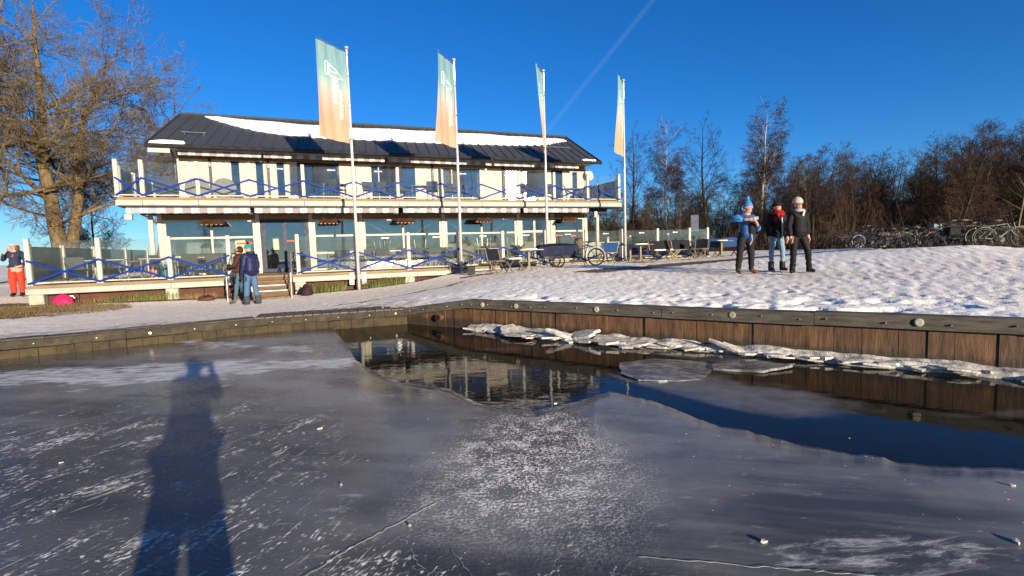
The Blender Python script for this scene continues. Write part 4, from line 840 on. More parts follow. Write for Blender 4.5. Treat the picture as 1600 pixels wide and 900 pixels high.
# ================================================================ TREES
DEBUG, MINR = False, .0065
def tube_segs(P0, P1, R0, R1, sides):
    P0 = np.asarray(P0, float); P1 = np.asarray(P1, float); n = len(P0); d = P1 - P0; L = np.linalg.norm(d, axis=1, keepdims=True); d = d / np.maximum(L, 1e-6)
    ref = np.where(np.abs(d[:, 2:3]) > .9, np.array([[1., 0, 0]]), np.array([[0, 0, 1.]])); x = np.cross(d, ref); x /= np.linalg.norm(x, axis=1, keepdims=True); y = np.cross(x, d)
    a = 2 * np.pi * np.arange(sides) / sides; ring = x[:, None, :] * np.cos(a)[None, :, None] + y[:, None, :] * np.sin(a)[None, :, None]
    V = np.stack([P0[:, None] + ring * np.asarray(R0)[:, None, None], P1[:, None] + ring * np.asarray(R1)[:, None, None]], 1).reshape(-1, 3)
    j = np.arange(sides); f = np.stack([j, (j + 1) % sides, sides + (j + 1) % sides, sides + j], -1); F = (np.arange(n)[:, None, None] * 2 * sides + f[None]).reshape(-1, 4); return V, F
def grow(seed, H, r0, spec, lean=(0, 0), trunk_pts=9, wig=.06, start=.25, top_bend=0.):
    """bare tree: returns segments as (p0,p1,r0,r1,level). spec: per level (count per metre-ish, length factor, angle, droop, wiggle, radius factor)"""
    r = random.Random(seed); segs = []
    def branch(p, d, length, rad, lev, npt):
        pts = [p]; rads = [rad]; dd = d.copy(); sp = spec[min(lev, len(spec) - 1)]; wg = wig if lev == 0 else sp['wig']
        for i in range(npt):
            dd = dd + Vector((r.gauss(0, wg), r.gauss(0, wg), r.gauss(0, wg * .6) + (sp['up'] / npt if lev else .06))); dd.normalize()
            pts.append(pts[-1] + dd * (length / npt)); rads.append(max(MINR, rad * (1 - (i + 1) / npt * (sp['taper']))))
        for i in range(npt): segs.append((pts[i], pts[i + 1], rads[i], rads[i + 1], lev))
        if lev + 1 >= len(spec): return
        ch = spec[lev + 1]; n = max(1, int(ch['n'] * r.uniform(.8, 1.2) * (1 if lev == 0 else length / ch['ref'])))
        for k in range(n):
            f = start + (1 - start) * (k + r.random()) / n if lev == 0 else .18 + .82 * (k + r.random()) / n
            f = min(f, .999); i = int(f * npt); q = pts[i].lerp(pts[i + 1], f * npt - i); bd = (pts[i + 1] - pts[i]).normalized()
            az = r.random() * 6.283; perp = bd.orthogonal().normalized(); perp.rotate(Matrix.Rotation(az, 3, bd)) if False else None
            x = bd.orthogonal().normalized(); y = bd.cross(x); side = x * math.cos(az) + y * math.sin(az)
            an = R(ch['ang'] * r.uniform(.7, 1.25)); nd = bd * math.cos(an) + side * math.sin(an)
            ln = ch['len'] * (length if lev else H) * (1.15 - .75 * f if lev == 0 else 1.1 - .6 * f) * r.uniform(.7, 1.25)
            branch(q, nd, ln, max(MINR, rads[i] * ch['rf'] * r.uniform(.75, 1.1)), lev + 1, ch['pts'])
    branch(Vector((0, 0, -.3)), Vector((lean[0], lean[1], 1)).normalized(), H, r0, 0, trunk_pts); return segs
def tree_meshes(name, segs_list, bark, twig, split=2):
    if DEBUG: print('TREE', name, sum(map(len, segs_list)))
    segs = [s for sl in segs_list for s in sl]; out = []
    for test, sides, mt, nm in ((lambda l: l < split, 7, bark, 'trunk'), (lambda l: l >= split, 3, twig, 'crown')):
        S = [s for s in segs if test(s[4])]; V, F = tube_segs([s[0][:] for s in S], [s[1][:] for s in S], [s[2] for s in S], [s[3] for s in S], sides); out.append(np_mesh(name + '_' + nm, V, F, mt, sides > 3))
    return out
bark_oak = M('oak_bark', (0.119, 0.085, 0.0442), .9, var=.5, scale=5, bump=1., stretch=(2, 2, .5), dirt=(.055, .055, .02)); twig_oak = M('oak_twig', (.105, .080, .046), .85, var=.35, scale=2)
bark_dark = M('alder_bark', (0.0265, 0.0203, 0.015), .9, var=.45, scale=6, bump=.8, stretch=(2, 2, .5), dirt=(.08, .08, .035)); twig_dark = M('alder_twig', (0.0274, 0.0168, 0.0119), .85, var=.4, scale=1.2)
bark_pale = M('pale_alder_bark', (.11, .092, .05), .9, var=.5, scale=6, bump=.5); twig_rust = M('rusty_twig', (.044, .0255, .015), .85, var=.4, scale=1.2); twig_birch = M('birch_twig', (0.0376, 0.0213, 0.0177), .85, var=.35, scale=1.2)
t = NT('birch_bark'); v = t.coord('Object', (3, 3, 9)); n1 = t.noise(v, 1.6, 5, .7); n2 = t.noise(t.coord('Object'), 1.2, 4)
bark_birch = t.set(Base_Color=t.mix(t.ramp(n1, .52, .66), t.mix(n2, (.24, .21, .16), (.40, .37, .31)), (.045, .035, .03)), Roughness=.8)
D = lambda **k: k
OAK = [D(up=0, taper=.95, wig=.1), D(n=18, len=.50, ang=58, up=.22, wig=.16, rf=.42, pts=7, taper=.85, ref=1), D(n=11, len=.46, ang=50, up=.15, wig=.20, rf=.5, pts=5, taper=.85, ref=5.), D(n=11, len=.46, ang=48, up=.08, wig=.22, rf=.5, pts=4, taper=.8, ref=2.6), D(n=9, len=.5, ang=45, up=.0, wig=.25, rf=.55, pts=3, taper=.6, ref=1.2), D(n=6, len=.6, ang=42, up=.0, wig=.25, rf=.8, pts=2, taper=.5, ref=.7)]
ALD = [D(up=0, taper=.9, wig=.1), D(n=34, len=.27, ang=55, up=.35, wig=.14, rf=.34, pts=4, taper=.85, ref=1), D(n=12, len=.45, ang=48, up=.15, wig=.2, rf=.5, pts=3, taper=.8, ref=2.3), D(n=9, len=.55, ang=45, up=.0, wig=.22, rf=.7, pts=3, taper=.6, ref=1.), D(n=4, len=.65, ang=42, up=.0, wig=.25, rf=.9, pts=2, taper=.5, ref=.6)]
BIR = [D(up=0, taper=.92, wig=.1), D(n=30, len=.33, ang=46, up=.30, wig=.12, rf=.34, pts=5, taper=.88, ref=1), D(n=13, len=.42, ang=44, up=-.15, wig=.16, rf=.45, pts=4, taper=.8, ref=2.5), D(n=11, len=.5, ang=40, up=-.6, wig=.18, rf=.7, pts=3, taper=.6, ref=1.0), D(n=4, len=.7, ang=35, up=-.9, wig=.2, rf=.9, pts=2, taper=.5, ref=.6)]
LIM = [D(up=0, taper=.9, wig=.1), D(n=26, len=.36, ang=48, up=.35, wig=.10, rf=.34, pts=5, taper=.88, ref=1), D(n=9, len=.42, ang=44, up=.1, wig=.16, rf=.5, pts=4, taper=.8, ref=3.5), D(n=13, len=.48, ang=42, up=.0, wig=.2, rf=.7, pts=3, taper=.6, ref=1.5), D(n=4, len=.6, ang=40, up=.0, wig=.2, rf=.9, pts=2, taper=.5, ref=.7)]
def tree(name, label, cat, meshes, x, y, rz=0., s=1., group=None, sz=None):
    o = thing(name, label, cat, (x, y, gz(x, y) - .05), rz, group); o.scale = (s, s, sz or s); link('trunk', meshes[0], o); link('crown', meshes[1], o); return o
# big oaks beside the pavilion
oakA = tree_meshes('oakA', [grow(11, 15.5, .40, OAK, (.02, .0), 10, .07, .24), grow(12, 14.0, .32, OAK, (.28, .05), 9, .08, .22)], bark_oak, twig_oak)
oakB = tree_meshes('oakB', [grow(31, 14.0, .32, OAK, (-.12, .0), 10, .08, .25)], bark_oak, twig_oak)
oakC = tree_meshes('oakC', [grow(41, 11.5, .34, OAK, (.12, -.05), 9, .10, .25)], bark_oak, twig_oak)
oakD = tree_meshes('oakD', [grow(43, 14.0, .30, OAK, (.25, -.02), 9, .10, .2)], bark_oak, twig_oak)
tree('oak_tree', 'great bare oak with twin trunks rising behind the terrace glass', 'tree', oakA, -25.6, 29.5, .3, 1.14)
tree('oak_tree', 'bare oak with a single leaning trunk at the edge beside red trousers', 'tree', oakB, -27.5, 26.5, .0, 1.12)
tree('oak_tree', 'bare oak with dark low limbs seen under the balcony', 'tree', oakD, -23.0, 33.5, 1.9, 1.0)
tree('oak_tree', 'slimmer bare oak standing behind the twin-trunked oak', 'tree', oakB, -31.5, 36.0, 2.2, 1.05)
# trees right of the pavilion
limA = tree_meshes('limA', [grow(51, 10.5, .17, LIM, (0, 0), 10, .04, .28)], bark_dark, twig_dark); limB = tree_meshes('limB', [grow(55, 11.5, .20, LIM, (0, 0), 10, .04, .24)], bark_dark, twig_dark)
birA = tree_meshes('birA', [grow(61, 11.0, .11, BIR, (.03, 0), 12, .05, .35)], bark_birch, twig_birch); birB = tree_meshes('birB', [grow(66, 12.5, .20, BIR, (.02, 0), 10, .06, .32), grow(67, 10.5, .13, BIR, (.16, 0), 9, .05, .45)], bark_birch, twig_birch)
tree('bare_tree', 'bare tree with upswept branches just past the last flagpole', 'tree', limA, 9.8, 41.5, .4, .93)
tree('birch_tree', 'slender white-stemmed birch rising beyond the terrace benches', 'tree', birA, 13.2, 43.0, .0, .94)
tree('bare_tree', 'dark straight bare tree between the slender birch and the tall birch', 'tree', limB, 16.6, 43.0, 1.2, .92)
tree('birch_tree', 'tallest birch with spreading feathery crown above the blue hat', 'tree', birB, 21.8, 45.0, .5, .98)
alds = [tree_meshes('ald%d' % i, [grow(70 + i, 9.5 + (i % 3) * .8, .15, ALD, (.03 * (i % 3 - 1), 0), 9, .06, (.28, .16, .38, .22, .1)[i])], (bark_dark, bark_dark, bark_pale, bark_dark, bark_dark)[i], (twig_dark, twig_rust, twig_dark, twig_birch, twig_rust)[i]) for i in range(5)]
r = random.Random(8); pts_f = []
def skyline(px):    # height of the wood's outline in the photograph's view
    return float(np.interp(px, [880, 960, 1040, 1140, 1220, 1260, 1320, 1380, 1420, 1470, 1530, 1600, 1700, 1900], [318, 308, 296, 292, 268, 242, 236, 244, 236, 218, 206, 196, 192, 188]))
tries = 0
while len(pts_f) < 235 and tries < 20000:
    tries += 1; px = r.uniform(860, 1900); dep = r.uniform(36, 66) if px < 1240 else r.uniform(30, 60)
    x = (px - 800) / 800 * dep
    if any(math.hypot(x - a, dep - b) < (1.0 if dep < 46 else 1.5) for a, b, _ in pts_f): continue
    pts_f.append((x, dep, px))
for i, (x, y, px) in enumerate(pts_f):
    hor = 388 - (px - 800) * .0305; want = (hor - skyline(px) + r.uniform(-22, 10)) * y / 800 + EYE - gz(x, y); k = r.randrange(5)
    want *= 1 if y < 44 else r.uniform(.9, 1.02); s = max(.35, min(1.4, want / (9.6 + (k % 3) * .8)))
    tree('bare_tree', 'bare brown tree in the dense wood behind the parked bicycles', 'tree', alds[k], x, y, r.random() * 6.28, s * r.uniform(.9, 1.15), 'bare trees of the dense wood', s)
# thicket under the wood: thin stems and brushwood nobody could count
P0, P1, R0, R1 = [], [], [], []
for i in range(12000):
    px = r.uniform(850, 1950); dep = r.uniform(34, 68) if px < 1240 else r.uniform(28.5, 66); x = (px - 800) / 800 * dep; z = gz(x, dep) if i % 6 == 0 else .55
    h = r.uniform(.7, 3.6) * (1 if r.random() < .6 else .5); a = Vector((x, dep, z - .15)); d = Vector((r.gauss(0, .30), r.gauss(0, .30), 1)).normalized(); rr_ = r.uniform(.008, .022)
    b = a + d * h * .55; c = b + (d + Vector((r.gauss(0, .35), r.gauss(0, .35), 0))).normalized() * h * .45
    P0 += [a[:], b[:]]; P1 += [b[:], c[:]]; R0 += [rr_, rr_ * .7]; R1 += [rr_ * .7, rr_ * .3]
    for _ in range(3):
        q = a.lerp(b, r.uniform(.3, 1)); e_ = q + Vector((r.gauss(0, .5), r.gauss(0, .5), r.uniform(.1, .7))) * h * .3; P0.append(q[:]); P1.append(e_[:]); R0.append(rr_ * .5); R1.append(rr_ * .25)
V, F = tube_segs(P0, P1, R0, R1, 3); tag(link('undergrowth', np_mesh('undergrowth', V, F, twig_rust)), 'tangled brown brushwood filling the wood behind the bicycles', 'brushwood', kind='stuff')
# low hedge of brushwood and small trees on the far side of the terrace
for i, (x, y, s) in enumerate(((4.5, 40, .45), (6.5, 42, .5), (7.8, 38.5, .42), (2.0, 44, .5), (-32, 40, .75), (-37, 44, .8), (-28.5, 46, .7), (-22, 50, .7))):
    tree('bare_tree', ('small bare tree showing beyond the end of the balcony', 'thin bare tree standing far behind the oaks')[x < 0], 'tree', alds[i % 5], x, y, i * 1.3, s, ('small bare trees beyond the balcony end', 'thin bare trees far behind the oaks')[x < 0])
# far shore trees behind the viewer, mirrored by the glazing
for i, (x, y) in enumerate(((-46, -62), (-30, -75), (-16, -70), (-4, -80), (10, -72), (-60, -50), (78, -46))):
    tree('bare_tree', 'bare tree on the opposite shore, mirrored in the pavilion glazing', 'tree', (limB, limA, oakC[:])[i % 3], x, y, i * .9, .8, 'trees on the opposite shore')
mb = MB(); mb.prism([(-140, -120), (140, -120), (140, -38), (60, -40), (20, -58), (-40, -55), (-90, -34), (-140, -30)], -.3, .45); tag(mb.build('far_shore', MATS['trodden_snow']), kind='structure')

# ================================================================ PEOPLE
def skin_mesh(nodes, edges, root, sub=2):
    names = list(nodes); ix = {n: i for i, n in enumerate(names)}; me = bpy.data.meshes.new('tmp'); me.from_pydata([nodes[n][0] for n in names], [(ix[a], ix[b]) for a, b in edges], [])
    ob = bpy.data.objects.new('tmp', me); COL.objects.link(ob); ob.modifiers.new('s', 'SKIN').use_smooth_shade = True
    for n in names:
        sv = me.skin_vertices[0].data[ix[n]]; rr = nodes[n][1]; sv.radius = rr if isinstance(rr, tuple) else (rr, rr); sv.use_root = (n == root)
    ss = ob.modifiers.new('u', 'SUBSURF'); ss.levels = sub; ss.render_levels = sub
    dg = bpy.context.evaluated_depsgraph_get(); res = bpy.data.meshes.new_from_object(ob.evaluated_get(dg)); bpy.data.objects.remove(ob); bpy.data.meshes.remove(me); return res
SKIN = M('skin', (.37, .225, .165), .55, var=.10); SKIN_R = M('skin_rosy', (.38, .205, .150), .55, var=.10)
def person(label, x, y, z, face, S=1.0, top=None, legs=None, shoes=None, hands=SKIN, skin=SKIN, J=None, fat=1.0, hem=.80, puff=1.0, extras=None, feet=None, legfat=1.0, jacket_open=None):
    """face: heading in degrees, 0 looks towards the camera (-Y), positive turns to the viewer's right"""
    root = thing('person', label, 'person', (x, y, z), R(face)); root.scale = (S, S, S); j = dict(
        pelvis=(0, 0, .96), waist=(0, .01, 1.10), chest=(0, .0, 1.30), neck0=(0, .01, 1.455), neck=(0, -.005, 1.53), head=(0, -.015, 1.62), crown=(0, -.005, 1.70),
        hipL=(.09, 0, .91), hipR=(-.09, 0, .91), kneeL=(.11, -.02, .51), kneeR=(-.11, -.02, .51), ankL=(.11, .02, .10), ankR=(-.11, .02, .10), toeL=(.13, -.15, .045), toeR=(-.13, -.15, .045),
        shL=(.175, .01, 1.41), shR=(-.175, .01, 1.41), elL=(.25, .03, 1.13), elR=(-.25, .03, 1.13), wrL=(.25, -.06, .88), wrR=(-.25, -.06, .88), hdL=(.25, -.09, .80), hdR=(-.25, -.09, .80))
    j.update(J or {}); V_ = {k: Vector(v) for k, v in j.items()}; rad = dict(pelvis=.135 * fat, waist=.12 * fat, chest=.135 * fat, neck0=.075, neck=.055, head=(.092, .108), crown=.078, hip=.092 * legfat, knee=.066 * legfat, ank=.05 * legfat, toe=.04, sh=.068, el=.05, wr=.036, hd=.032)
    nodes = {k: (tuple(v), rad.get(k, rad.get(k[:-1]))) for k, v in V_.items()}; edges = [('pelvis', 'waist'), ('waist', 'chest'), ('chest', 'neck0'), ('neck0', 'neck'), ('neck', 'head'), ('head', 'crown')]
    lab = {}
    for s in 'LR':
        edges += [('pelvis', 'hip' + s), ('hip' + s, 'knee' + s), ('knee' + s, 'ank' + s), ('ank' + s, 'toe' + s), ('neck0', 'sh' + s), ('sh' + s, 'el' + s), ('el' + s, 'wr' + s), ('wr' + s, 'hd' + s)]
        h = V_['hd' + s]; w = V_['wr' + s]; d = (h - w).normalized(); sgn = 1 if s == 'L' else -1; across = d.cross(Vector((sgn, 0, 0)));
        if across.length < .2: across = d.cross(Vector((0, 0, 1)))
        across.normalize(); palm = across.cross(d).normalized() * (-sgn)
        for k in range(4):
            b = h + across * (k - 1.5) * .022 + d * .015; ln = (.062, .075, .07, .055)[k]; mid = b + d * ln * .55 + palm * .006; tip = mid + d * ln * .45 + palm * .03
            nodes['f%s%da' % (s, k)] = (tuple(mid), .0095); nodes['f%s%db' % (s, k)] = (tuple(tip), .008); edges += [('hd' + s, 'f%s%da' % (s, k)), ('f%s%da' % (s, k), 'f%s%db' % (s, k))]
        tb = w.lerp(h, .55) + across * -.045 + d * .01; nodes['f%sta' % s] = (tuple(tb), .011); nodes['f%stb' % s] = (tuple(tb + d * .045 + palm * .015), .009); edges += [('hd' + s, 'f%sta' % s), ('f%sta' % s, 'f%stb' % s)]
    me = skin_mesh(nodes, edges, 'pelvis', 2)
    mats = [top, legs, shoes, skin, hands]; [me.materials.append(q) for q in mats]
    def cls(a, b):
        k = a + '|' + b
        if 'toe' in k: return 2
        if 'knee' in k or 'hip' in k: return 1
        if 'head' in k or 'crown' in k or (a == 'neck0' and b == 'neck'): return 3
        if 'wr' in a and 'hd' in b or a.startswith('hd') or a.startswith('f'): return 4
        return 0
    E_ = [(np.array(nodes[a][0]), np.array(nodes[b][0]), cls(a, b)) for a, b in edges]
    C_ = np.array([p.center[:] for p in me.polygons]); best = np.full(len(C_), 1e9); mi = np.zeros(len(C_), int)
    for a, b, c in E_:
        tq = np.clip(((C_ - a) @ (b - a)) / max(1e-9, (b - a) @ (b - a)), 0, 1); dd = np.linalg.norm(C_ - a - tq[:, None] * (b - a), axis=1)
        if c in (3, 4): dd = dd - .02
        u_ = dd < best; best[u_] = dd[u_]; mi[u_] = c
    co = np.empty(len(me.vertices) * 3); me.vertices.foreach_get('co', co); co = co.reshape(-1, 3)
    low = C_[:, 2] < .095; mi[low & (mi == 1)] = 2
    hc = np.array(V_['head']); nose = np.linalg.norm(co - (hc + np.array([0, -.10, -.005])), axis=1); co[:, 1] -= .028 * np.exp(-(nose / .022) ** 2)
    leg = sstep(.95, .8, co[:, 2]) * sstep(.08, .2, co[:, 2]) * .006 * (np.sin(co[:, 2] * 52 + 14 * co[:, 0] + 2 * np.sin(co[:, 1] * 30)) + 2 * (vnoise(co[:, 0] * 30, co[:, 2] * 20, 9) - .5)); co[:, 1] -= leg; co[:, 0] += leg * .5
    me.vertices.foreach_set('co', co.ravel()); me.polygons.foreach_set('material_index', mi.tolist()); me.polygons.foreach_set('use_smooth', [True] * len(mi)); me.update(); link('body', me, root)
    # jacket over torso and sleeves
    g = lambda k: tuple(V_[k]); px_, py_ = V_['pelvis'].x, V_['pelvis'].y; pf = puff
    jn = dict(hem=((px_, py_, hem), .165 * fat * pf), pelvis=((px_, py_, max(hem + .08, .98)), .165 * fat * pf), waist=(g('waist'), .150 * fat * pf), chest=(g('chest'), .165 * fat * pf), neck0=(g('neck0'), .098), collar=((V_['neck'].x, V_['neck'].y + .005, V_['neck'].z - .01), .075))
    je = [('hem', 'pelvis'), ('pelvis', 'waist'), ('waist', 'chest'), ('chest', 'neck0'), ('neck0', 'collar')]
    for s in 'LR':
        jn['sh' + s] = (g('sh' + s), .088 * pf); jn['el' + s] = (g('el' + s), .068 * pf); jn['wr' + s] = (g('wr' + s), .052 * pf); je += [('neck0', 'sh' + s), ('sh' + s, 'el' + s), ('el' + s, 'wr' + s)]
    jm = skin_mesh(jn, je, 'waist', 2)
    jc = np.empty(len(jm.vertices) * 3); jm.vertices.foreach_get('co', jc); jc = jc.reshape(-1, 3); jno = np.empty(len(jm.vertices) * 3); jm.vertices.foreach_get('normal', jno); jno = jno.reshape(-1, 3)
    fold = np.sin(jc[:, 2] * 46 + 9 * jc[:, 0] + 2.2 * np.sin(jc[:, 0] * 17 + jc[:, 1] * 11 + x * 3)) * .6 + (vnoise(jc[:, 0] * 22 + jc[:, 1] * 16, jc[:, 2] * 18, 5) - .5) * 1.6
    jm.vertices.foreach_set('co', (jc + jno * (.0075 * fold)[:, None]).ravel());  jm.materials.append(top); jm.polygons.foreach_set('use_smooth', [True] * len(jm.polygons)); link('jacket', jm, root)
    # boots, eyes, mouth, ears
    eye_m = M('eye_dark', (.02, .016, .012), .3); mouth_m = M('mouth', (.35, .10, .08), .5); H_ = V_['head']
    fd = (V_['crown'] - H_)
    for s in (-1, 1):
        m = MB(); m.lathe([(.0, -.010), (.010, -.005), (.010, .005), (.0, .010)], 6); m.build('eye', eye_m, root, True, loc=H_ + Vector((s * .038, -.104, .010)))
        m = MB(); m.lathe([(.004, -.03), (.015, -.01), (.018, .012), (.006, .03)], 6, sx=.5); m.build('ear', skin, root, True, loc=H_ + Vector((s * .088, .0, -.005)))
    m = MB(); m.box(-.025, .025, -.006, .006, -.005, .005); m.build('mouth', mouth_m, root, loc=H_ + Vector((0, -.102, -.055)))
    if extras: extras(root, V_)
    return root
def dome(root, c, r_, h, mat, name='hat', brim=.02, pom=None, tip=0.):
    m = MB(); pr = [(r_ * 1.02, -.015), (r_ * 1.08, 0), (r_ * 1.08, brim), (r_ * 1.02, brim + .005)] + [(r_ * math.cos(a) * (1 - .0), brim + h * math.sin(a)) for a in np.linspace(.15, 1.5, 7)]
    m.lathe(pr, 14); o = m.build(name, mat, root, True, loc=c)
    if pom: m = MB(); m.lathe([(.0, -.04), (.035, -.02), (.042, .01), (.03, .035), (.0, .045)], 8); m.build('bobble', pom, o, True, loc=(0, 0, h + brim + .02))
    return o
def hairpart(root, c, mat, back=.13, w=.10):
    m = MB(); m.lathe([(w * .5, -back), (w * .95, -back * .6), (w * 1.02, .0), (w * .95, .05), (w * .55, .095), (.0, .11)], 12, sy=.95); return m.build('hair', mat, root, True, loc=Vector(c) + Vector((0, .042, 0)))
navy_j = M('navy_jacket', (0.0121, 0.0143, 0.055), .5, var=.3, scale=9, bump=.5, stretch=(.6, .6, 5)); brown_j = M('brown_jacket', (0.0413, 0.0187, 0.0132), .8, var=.3); jeans = M('blue_jeans', (0.055, 0.1045, 0.198), .85, var=.2, scale=14); pale_jeans = M('pale_jeans', (0.124, 0.2232, 0.2852), .85, var=.22, scale=12)
teal = M('teal_knit', (0.0165, 0.1815, 0.198), .9, var=.2, scale=30, bump=.6); darkk = M('dark_knit', (0.0084, 0.0076, 0.0092), .9); blk_c = M('black_cloth', (0.005, 0.005, 0.0059), .75, var=.4, scale=9); blk_trs = M('charcoal_trousers', (0.0092, 0.0088, 0.0084), .8, var=.35, scale=8)
boot_b = M('dark_boot', (0.0092, 0.008, 0.0071), .6); shoe_br = M('brown_shoe', (.10, .045, .022), .6); grey_gl = M('dark_glove', (.02, .02, .03), .8); cream_k = M('cream_knit', (0.3214, 0.2946, 0.2411), .9, var=.12, scale=30, bump=.6); redsc = M('red_scarf', (0.187, 0.0066, 0.011), .9, var=.25, scale=16, bump=.5)
blue_j = M('blue_shell', (0.0165, 0.055, 0.165), .55, var=.25, scale=8); light_blue = M('bright_blue_sleeve', (0.0268, 0.1473, 0.3303), .5, var=.15, scale=8); red_tr = M('red_trousers', (0.5184, 0.0324, 0.013), .7, var=.22, scale=7); hair_br = M('brown_hair', (.10, .045, .02), .7); beard = M('beard', (.14, .055, .02), .9); grey_sw = M('navy_sweater', (0.0165, 0.0248, 0.0495), .85, var=.2, scale=12)
# couple by the steps
def ex_blue(root, V_):
    dome(root, V_['head'] + Vector((0, .01, .03)), .105, .10, teal, pom=darkk); m = MB(); m.lathe([(.08, -.04), (.115, -.02), (.125, .02), (.10, .05)], 12, sy=1.1); m.build('hood', navy_j, root, True, loc=V_['neck'] + Vector((0, .06, -.03)))
    for s, k in (('L', 1), ('R', -1)):
        m = MB(); a, b = V_['hip' + s], V_['knee' + s]; m.bar(a + Vector((k * .095, 0, 0)), b + Vector((k * .075, 0, 0)), .012, .02); m.bar(b + Vector((k * .075, 0, 0)), V_['ank' + s] + Vector((k * .075, 0, .06)), .012, .02); m.build('trouser_stripe', teal, root)
        m = MB(); m.lathe([(.075, .02), (.088, .10), (.082, .24), (.078, .26)], 10); m.build('gaiter', M('grey_gaiter', (0.0385, 0.0413, 0.0468), .8), root, True, loc=(V_['ank' + s].x, V_['ank' + s].y, .0))
person('person in navy puffer jacket, jeans and teal bobble hat standing by the steps', -7.62, 14.95, gz(-7.62, 14.95), -112, 1.0, navy_j, jeans, boot_b, grey_gl, J=dict(kneeL=(.10, -.06, .52), kneeR=(-.10, .04, .50), ankL=(.11, -.08, .10), ankR=(-.11, .12, .10), toeL=(.12, -.25, .045), toeR=(-.12, -.05, .045), head=(.0, -.03, 1.62)), fat=1.08, puff=1.12, extras=ex_blue, legfat=1.25)
def ex_brown(root, V_):
    hairpart(root, V_['head'], M('dark_hair', (.03, .018, .012), .7), .10); m = MB(); m.lathe([(.02, -.09), (.06, -.07), (.078, -.03), (.072, .0)], 10, sy=.8); m.build('beard', beard, root, True, loc=V_['head'] + Vector((0, -.045, -.01)))
    m = MB(); m.box(-.10, .10, -.34, -.26, 1.0, 1.2, .03); m.build('camera_bag', blk_c, root)
person('bearded person in brown jacket and grey jeans partly behind the navy puffer jacket', -8.12, 15.35, gz(-8.1, 15.35), -80, 1.0, brown_j, M('grey_jeans', (0.055, 0.088, 0.121), .85), shoe_br, grey_gl, skin=SKIN_R, J=dict(elL=(.24, -.06, 1.15), wrL=(.14, -.26, 1.12), hdL=(.10, -.30, 1.12), elR=(-.24, -.06, 1.15), wrR=(-.10, -.27, 1.08), hdR=(-.06, -.31, 1.08), kneeL=(.10, -.10, .52), ankL=(.11, -.16, .10), toeL=(.12, -.33, .045), ankR=(-.11, .16, .10), toeR=(-.12, -.01, .045)), extras=ex_brown)
# three on the snow
def ex_photo(root, V_):
    c = V_['head'] + Vector((0, .022, .065)); m = MB()
    pr = [(.112, -.02), (.118, .02), (.112, .06), (.085, .12), (.05, .17), (.035, .21), (.045, .245), (.02, .27)]; m.lathe(pr, 14); o = m.build('pointed_hat', light_blue, root, True, loc=c)
    m = MB(); m.lathe([(.114, -.03), (.121, -.02), (.121, .005), (.115, .01)], 14); m.build('hat_band', M('pink_band', (.55, .16, .18), .9), o, True); m = MB(); m.box(-.11, -.02, -.05, .10, .03, .13, .03); m.build('hat_panel', navy_j, o)
    m = MB(); m.box(-.04, .04, -.012, .012, -.07, .07, .008); ph = m.build('phone', M('phone_grey', (.30, .31, .32), .3, .4), root, loc=(.02, -.36, 1.37), rot=(.3, R(80), 0))
    m = MB(); q = V_['shR'].lerp(V_['elR'], .1); m.tube([V_['shR'].lerp(V_['elR'], .15), V_['elR'], V_['elR'].lerp(V_['wrR'], .75)], [.088, .074, .060], 10); m.build('bright_sleeve', light_blue, root, True)
    m = MB(); m.tube([V_['elL'] + Vector((0, 0, .06)), V_['elL'], V_['elL'].lerp(V_['wrL'], .3)], [.072, .074, .062], 10); m.build('bright_sleeve', light_blue, root, True)
    m = MB(); m.box(-.02, .15, -.215, -.15, .98, 1.30, .03); m.build('shoulder_bag', blk_c, root)
    m = MB(); m.bar((-.13, -.16, 1.42), (.10, -.20, 1.22), .03, .01, (0, 1, 0)); m.build('bag_strap', blk_c, root)
    m = MB(); m.tube([(.02, -.20, 1.0), (.03, -.22, .86), (.0, -.18, .74)], .018, 6); m.build('hanging_strap', M('grey_strap', (.20, .24, .30), .8), root)
px3, py3 = 6.02, 13.15
person('person in blue jacket and pointed blue hat holding up a phone', px3, py3, gz(px3, py3) + .012, 8, 1.03, blue_j, blk_trs, shoe_br, SKIN_R, SKIN_R, J=dict(
    hipL=(.10, 0, .91), hipR=(-.12, 0, .91), kneeL=(.14, -.02, .51), kneeR=(-.17, -.02, .51), ankL=(.16, .02, .10), ankR=(-.20, .02, .10), toeL=(.24, -.13, .045), toeR=(-.22, -.15, .045),
    head=(.03, -.05, 1.60), crown=(.035, -.05, 1.68), neck=(.01, -.025, 1.52), elR=(-.40, -.04, 1.38), wrR=(-.15, -.26, 1.35), hdR=(-.07, -.32, 1.35), elL=(.27, -.08, 1.12), wrL=(.12, -.28, 1.22), hdL=(.06, -.34, 1.28)), fat=1.12, legfat=1.3, extras=ex_photo, hem=.86)
